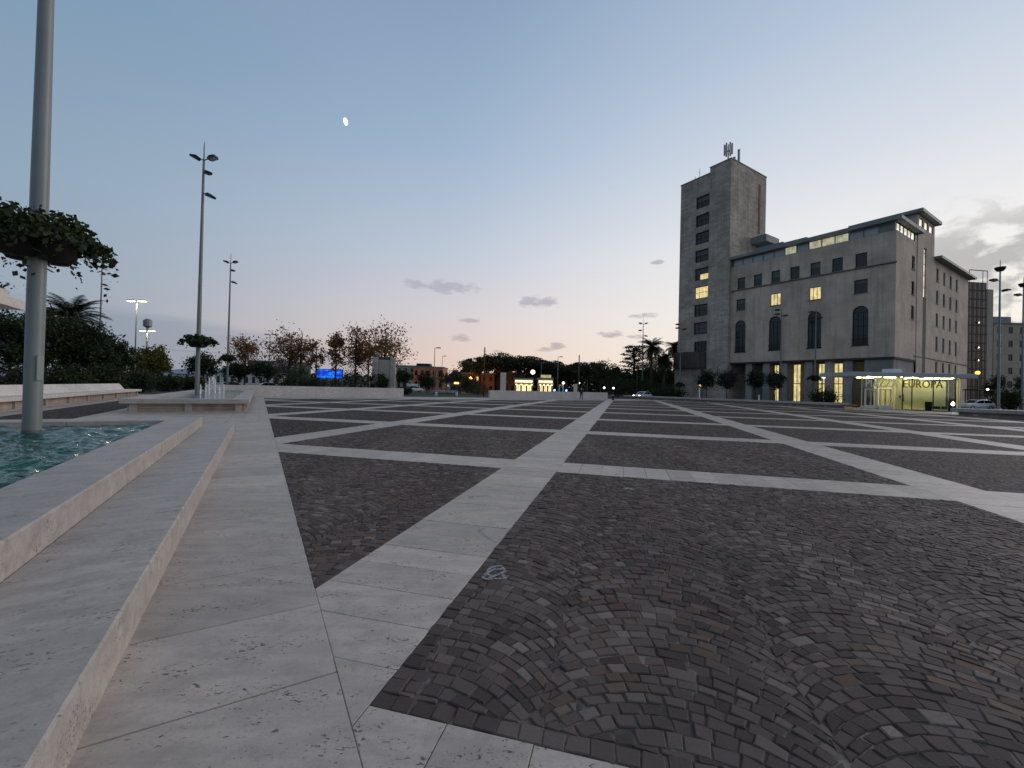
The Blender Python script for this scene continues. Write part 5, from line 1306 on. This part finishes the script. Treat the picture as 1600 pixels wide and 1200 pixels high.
for (px, Z, tp, wp_, lb) in ((445,66,577,40,'dark shrub below the wide plane tree'),(470,64,573,45,'dark shrub left of the blue screen'),(488,62,588,36,'low rounded shrub before the blue screen'),(552,66,578,46,'dark shrub right of the blue screen'),(588,66,577,34,'dark shrub hiding the foot of the monument'),(518,64,592,60,'low dark hedge below the blue screen'),(598,64,584,20,'small dark shrub at the monument base')):
    shrub(px, Z, tp, wp_, lb, group='shrubs behind the low wall', ls=.18)
for (px, Z, tp, wp_, lb, bt) in ((631,92,577,30,'small dark tree right of the monument',600),(667,90,577,34,'dark tree before the orange building',612),(704,100,576,44,'dark tree behind the bus shelter',605),(730,104,585,40,'dark tree left of the orange lamp',612)):
    tree(px, Z, tp, wp_, lb, 'dark', 'dark trees by the bike dock', bot=bt, cl=46, nl=60)
shrub(632, 72, 604, 26, 'low hedge at the end of the left wall', group='hedges', cat='hedge', name='hedge')
shrub(745, 88, 600, 46, 'dark low shrubs left of the centre wall', group='hedges', cat='hedge', name='hedge')
def pine(px, Z, top, wpx, label):
    x, y = site(px, Z); H = hgt(px, top, Z); wd = span(wpx, px, Z)/2; r = thing('umbrella_pine', label, 'pine tree', (x, y, -.05), 0, 'umbrella pines'); th = H*.36
    P, cc = clumps((0,0,H-th*.62), (wd,wd,th*.55), 90, 85, wd*.20, .3, .6); P[:,2] = np.minimum(P[:,2], H-.25*rng.random(len(P))-(P[:,0]**2+P[:,1]**2)/(wd*wd)*th*.28); tb = MB(); tb.path([(0,0,0),(.2,.1,H*.35),(0,0,H*.6)], [.42,.34,.26], 8)
    for c in cc[:22]: tb.path([(0,0,H*.5),(c[0]*.5,c[1]*.5,H*.62),tuple(c)], [.16,.11,.04], 4)
    tb.build('trunk', m_bark, r); leaf_mesh('crown', P, .42, m_leafp, r)
for (px, tp, wp_, lb) in ((748,558,64,'leftmost umbrella pine behind the first flagpole'),(783,551,74,'tallest umbrella pine above the white stone slab'),(818,555,70,'umbrella pine above the left kiosk'),(852,562,64,'umbrella pine above the right kiosk'),(884,569,58,'umbrella pine left of the second flagpole'),(916,564,64,'rightmost umbrella pine behind the walking person')):
    pine(px, 122+random.uniform(-4,4), tp, wp_, lb)
tree(938, 105, 559, 40, 'feathery dark tree right of the umbrella pines', 'dark', 'dark trees left of the tower', bot=600, cl=44, nl=40, leafs=.34)
tree(960, 108, 568, 40, 'low dark tree left of the cedar', 'dark', 'dark trees left of the tower', bot=610, cl=56, nl=70)
def cedar(px, Z, top, wpx, label):
    x, y = site(px, Z); H = hgt(px, top, Z); wd = span(wpx, px, Z)/2; r = thing('cedar_tree', label, 'cedar tree', (x, y, -.05)); tb = MB(); tb.path([(0,0,0),(0,0,H*.5),(0,0,H*.97)], [.45,.32,.05], 8); out = []
    for i in range(46):
        f = .18+.8*i/46; z = H*f; a = i*2.4; L = wd*(1.08-f*.62)*random.uniform(.7,1.1); e = Vector((math.cos(a)*L, math.sin(a)*L, z+L*.12)); tb.path([(0,0,z),tuple(e)], [.10,.02], 4)
        for s_ in range(130): t_ = random.random()**.6; q = Vector((0,0,z)).lerp(e, t_); out.append((q.x+random.gauss(0,.42), q.y+random.gauss(0,.42), q.z+random.gauss(0,.14)))
    tb.build('trunk', m_bark, r); leaf_mesh('crown', np.array(out), .34, m_leafp, r)
tree(1030, 112, 553, 56, 'dense dark round tree behind the palms', 'dark', 'dark trees left of the tower', bot=610, cl=90, nl=90)
cedar(990, 106, 538, 62, 'layered dark cedar left of the palms')
palm(1017, 100, 533, 'tall palm behind the cedar and mast', 3.5, 'palms'); palm(1037, 96, 556, 'shorter palm left of the stone tower', 3.1, 'palms'); palm(1053, 116, 536, 'palm half hidden by the stone tower', 3.2, 'palms')
tree(1015, 108, 570, 60, 'dark tree mass below the palms', 'dark', 'dark trees left of the tower', bot=612, cl=80, nl=70); tree(1045, 104, 575, 40, 'dark tree at the foot of the tower', 'dark', 'dark trees left of the tower', bot=612, cl=56, nl=60)
for (px, Z, tp, wp_, lb) in ((965,96,588,44,'dark shrubs behind the warm lamps'),(1000,98,590,50,'dark shrubs behind the white hatchback'),(1050,84,603,50,'low dark shrubs beside the tower base'),(1030,92,598,44,'dark shrub between hatchback and tower')):
    shrub(px, Z, tp, wp_, lb, group='shrubs left of the tower', ls=.24, n=70)
for (px, Z, tp, wp_, lb) in ((1104,78,577,32,'round olive tree below the tower balcony'),(1135,76,575,42,'larger olive tree at the tower corner'),(1180,74,577,34,'olive tree before the dark arcade'),(1211,70,583,34,'olive tree behind the first planter mast')):
    tree(px, Z, tp, wp_, lb, 'olive', 'olive trees before the town hall', bot=606, cl=60, nl=70)
shrub(1289, 66, 608, 54, 'wide dark shrub left of the pavilion', ls=.2, n=80); shrub(1578, 60, 606, 50, 'dark clipped hedge right of the canopy', ls=.2, n=80, cat='hedge', name='hedge')
shrub(1556, 84, 582, 44, 'dark tree crown behind the right canopy', ls=.28, n=60); shrub(1598, 84, 580, 36, 'dark tree crown at the right picture edge', ls=.28, n=60)

def wood(px0, px1, Z, top, name, n):
    P = []
    for i in range(n):
        px = random.uniform(px0, px1); zz = Z*random.uniform(.96,1.06); x, y = site(px, zz); H = hgt(px, top+4*math.sin(px*.11)+3*math.sin(px*.37), zz); P.append((x, y, random.uniform(0, 1)**.8*H))
    o = leaf_mesh(name, np.array(P), 1.0, m_leafp, jitter=.3); struct(o, 'stuff'); tag(o, 'far dark belt of trees closing the horizon', 'trees'); return o
wood(705, 1075, 165, 580, 'far_wood', 26000)
wood(-40, 640, 210, 588, 'far_wood', 26000)['label'] = 'far dark belt of trees low behind the autumn plane trees'
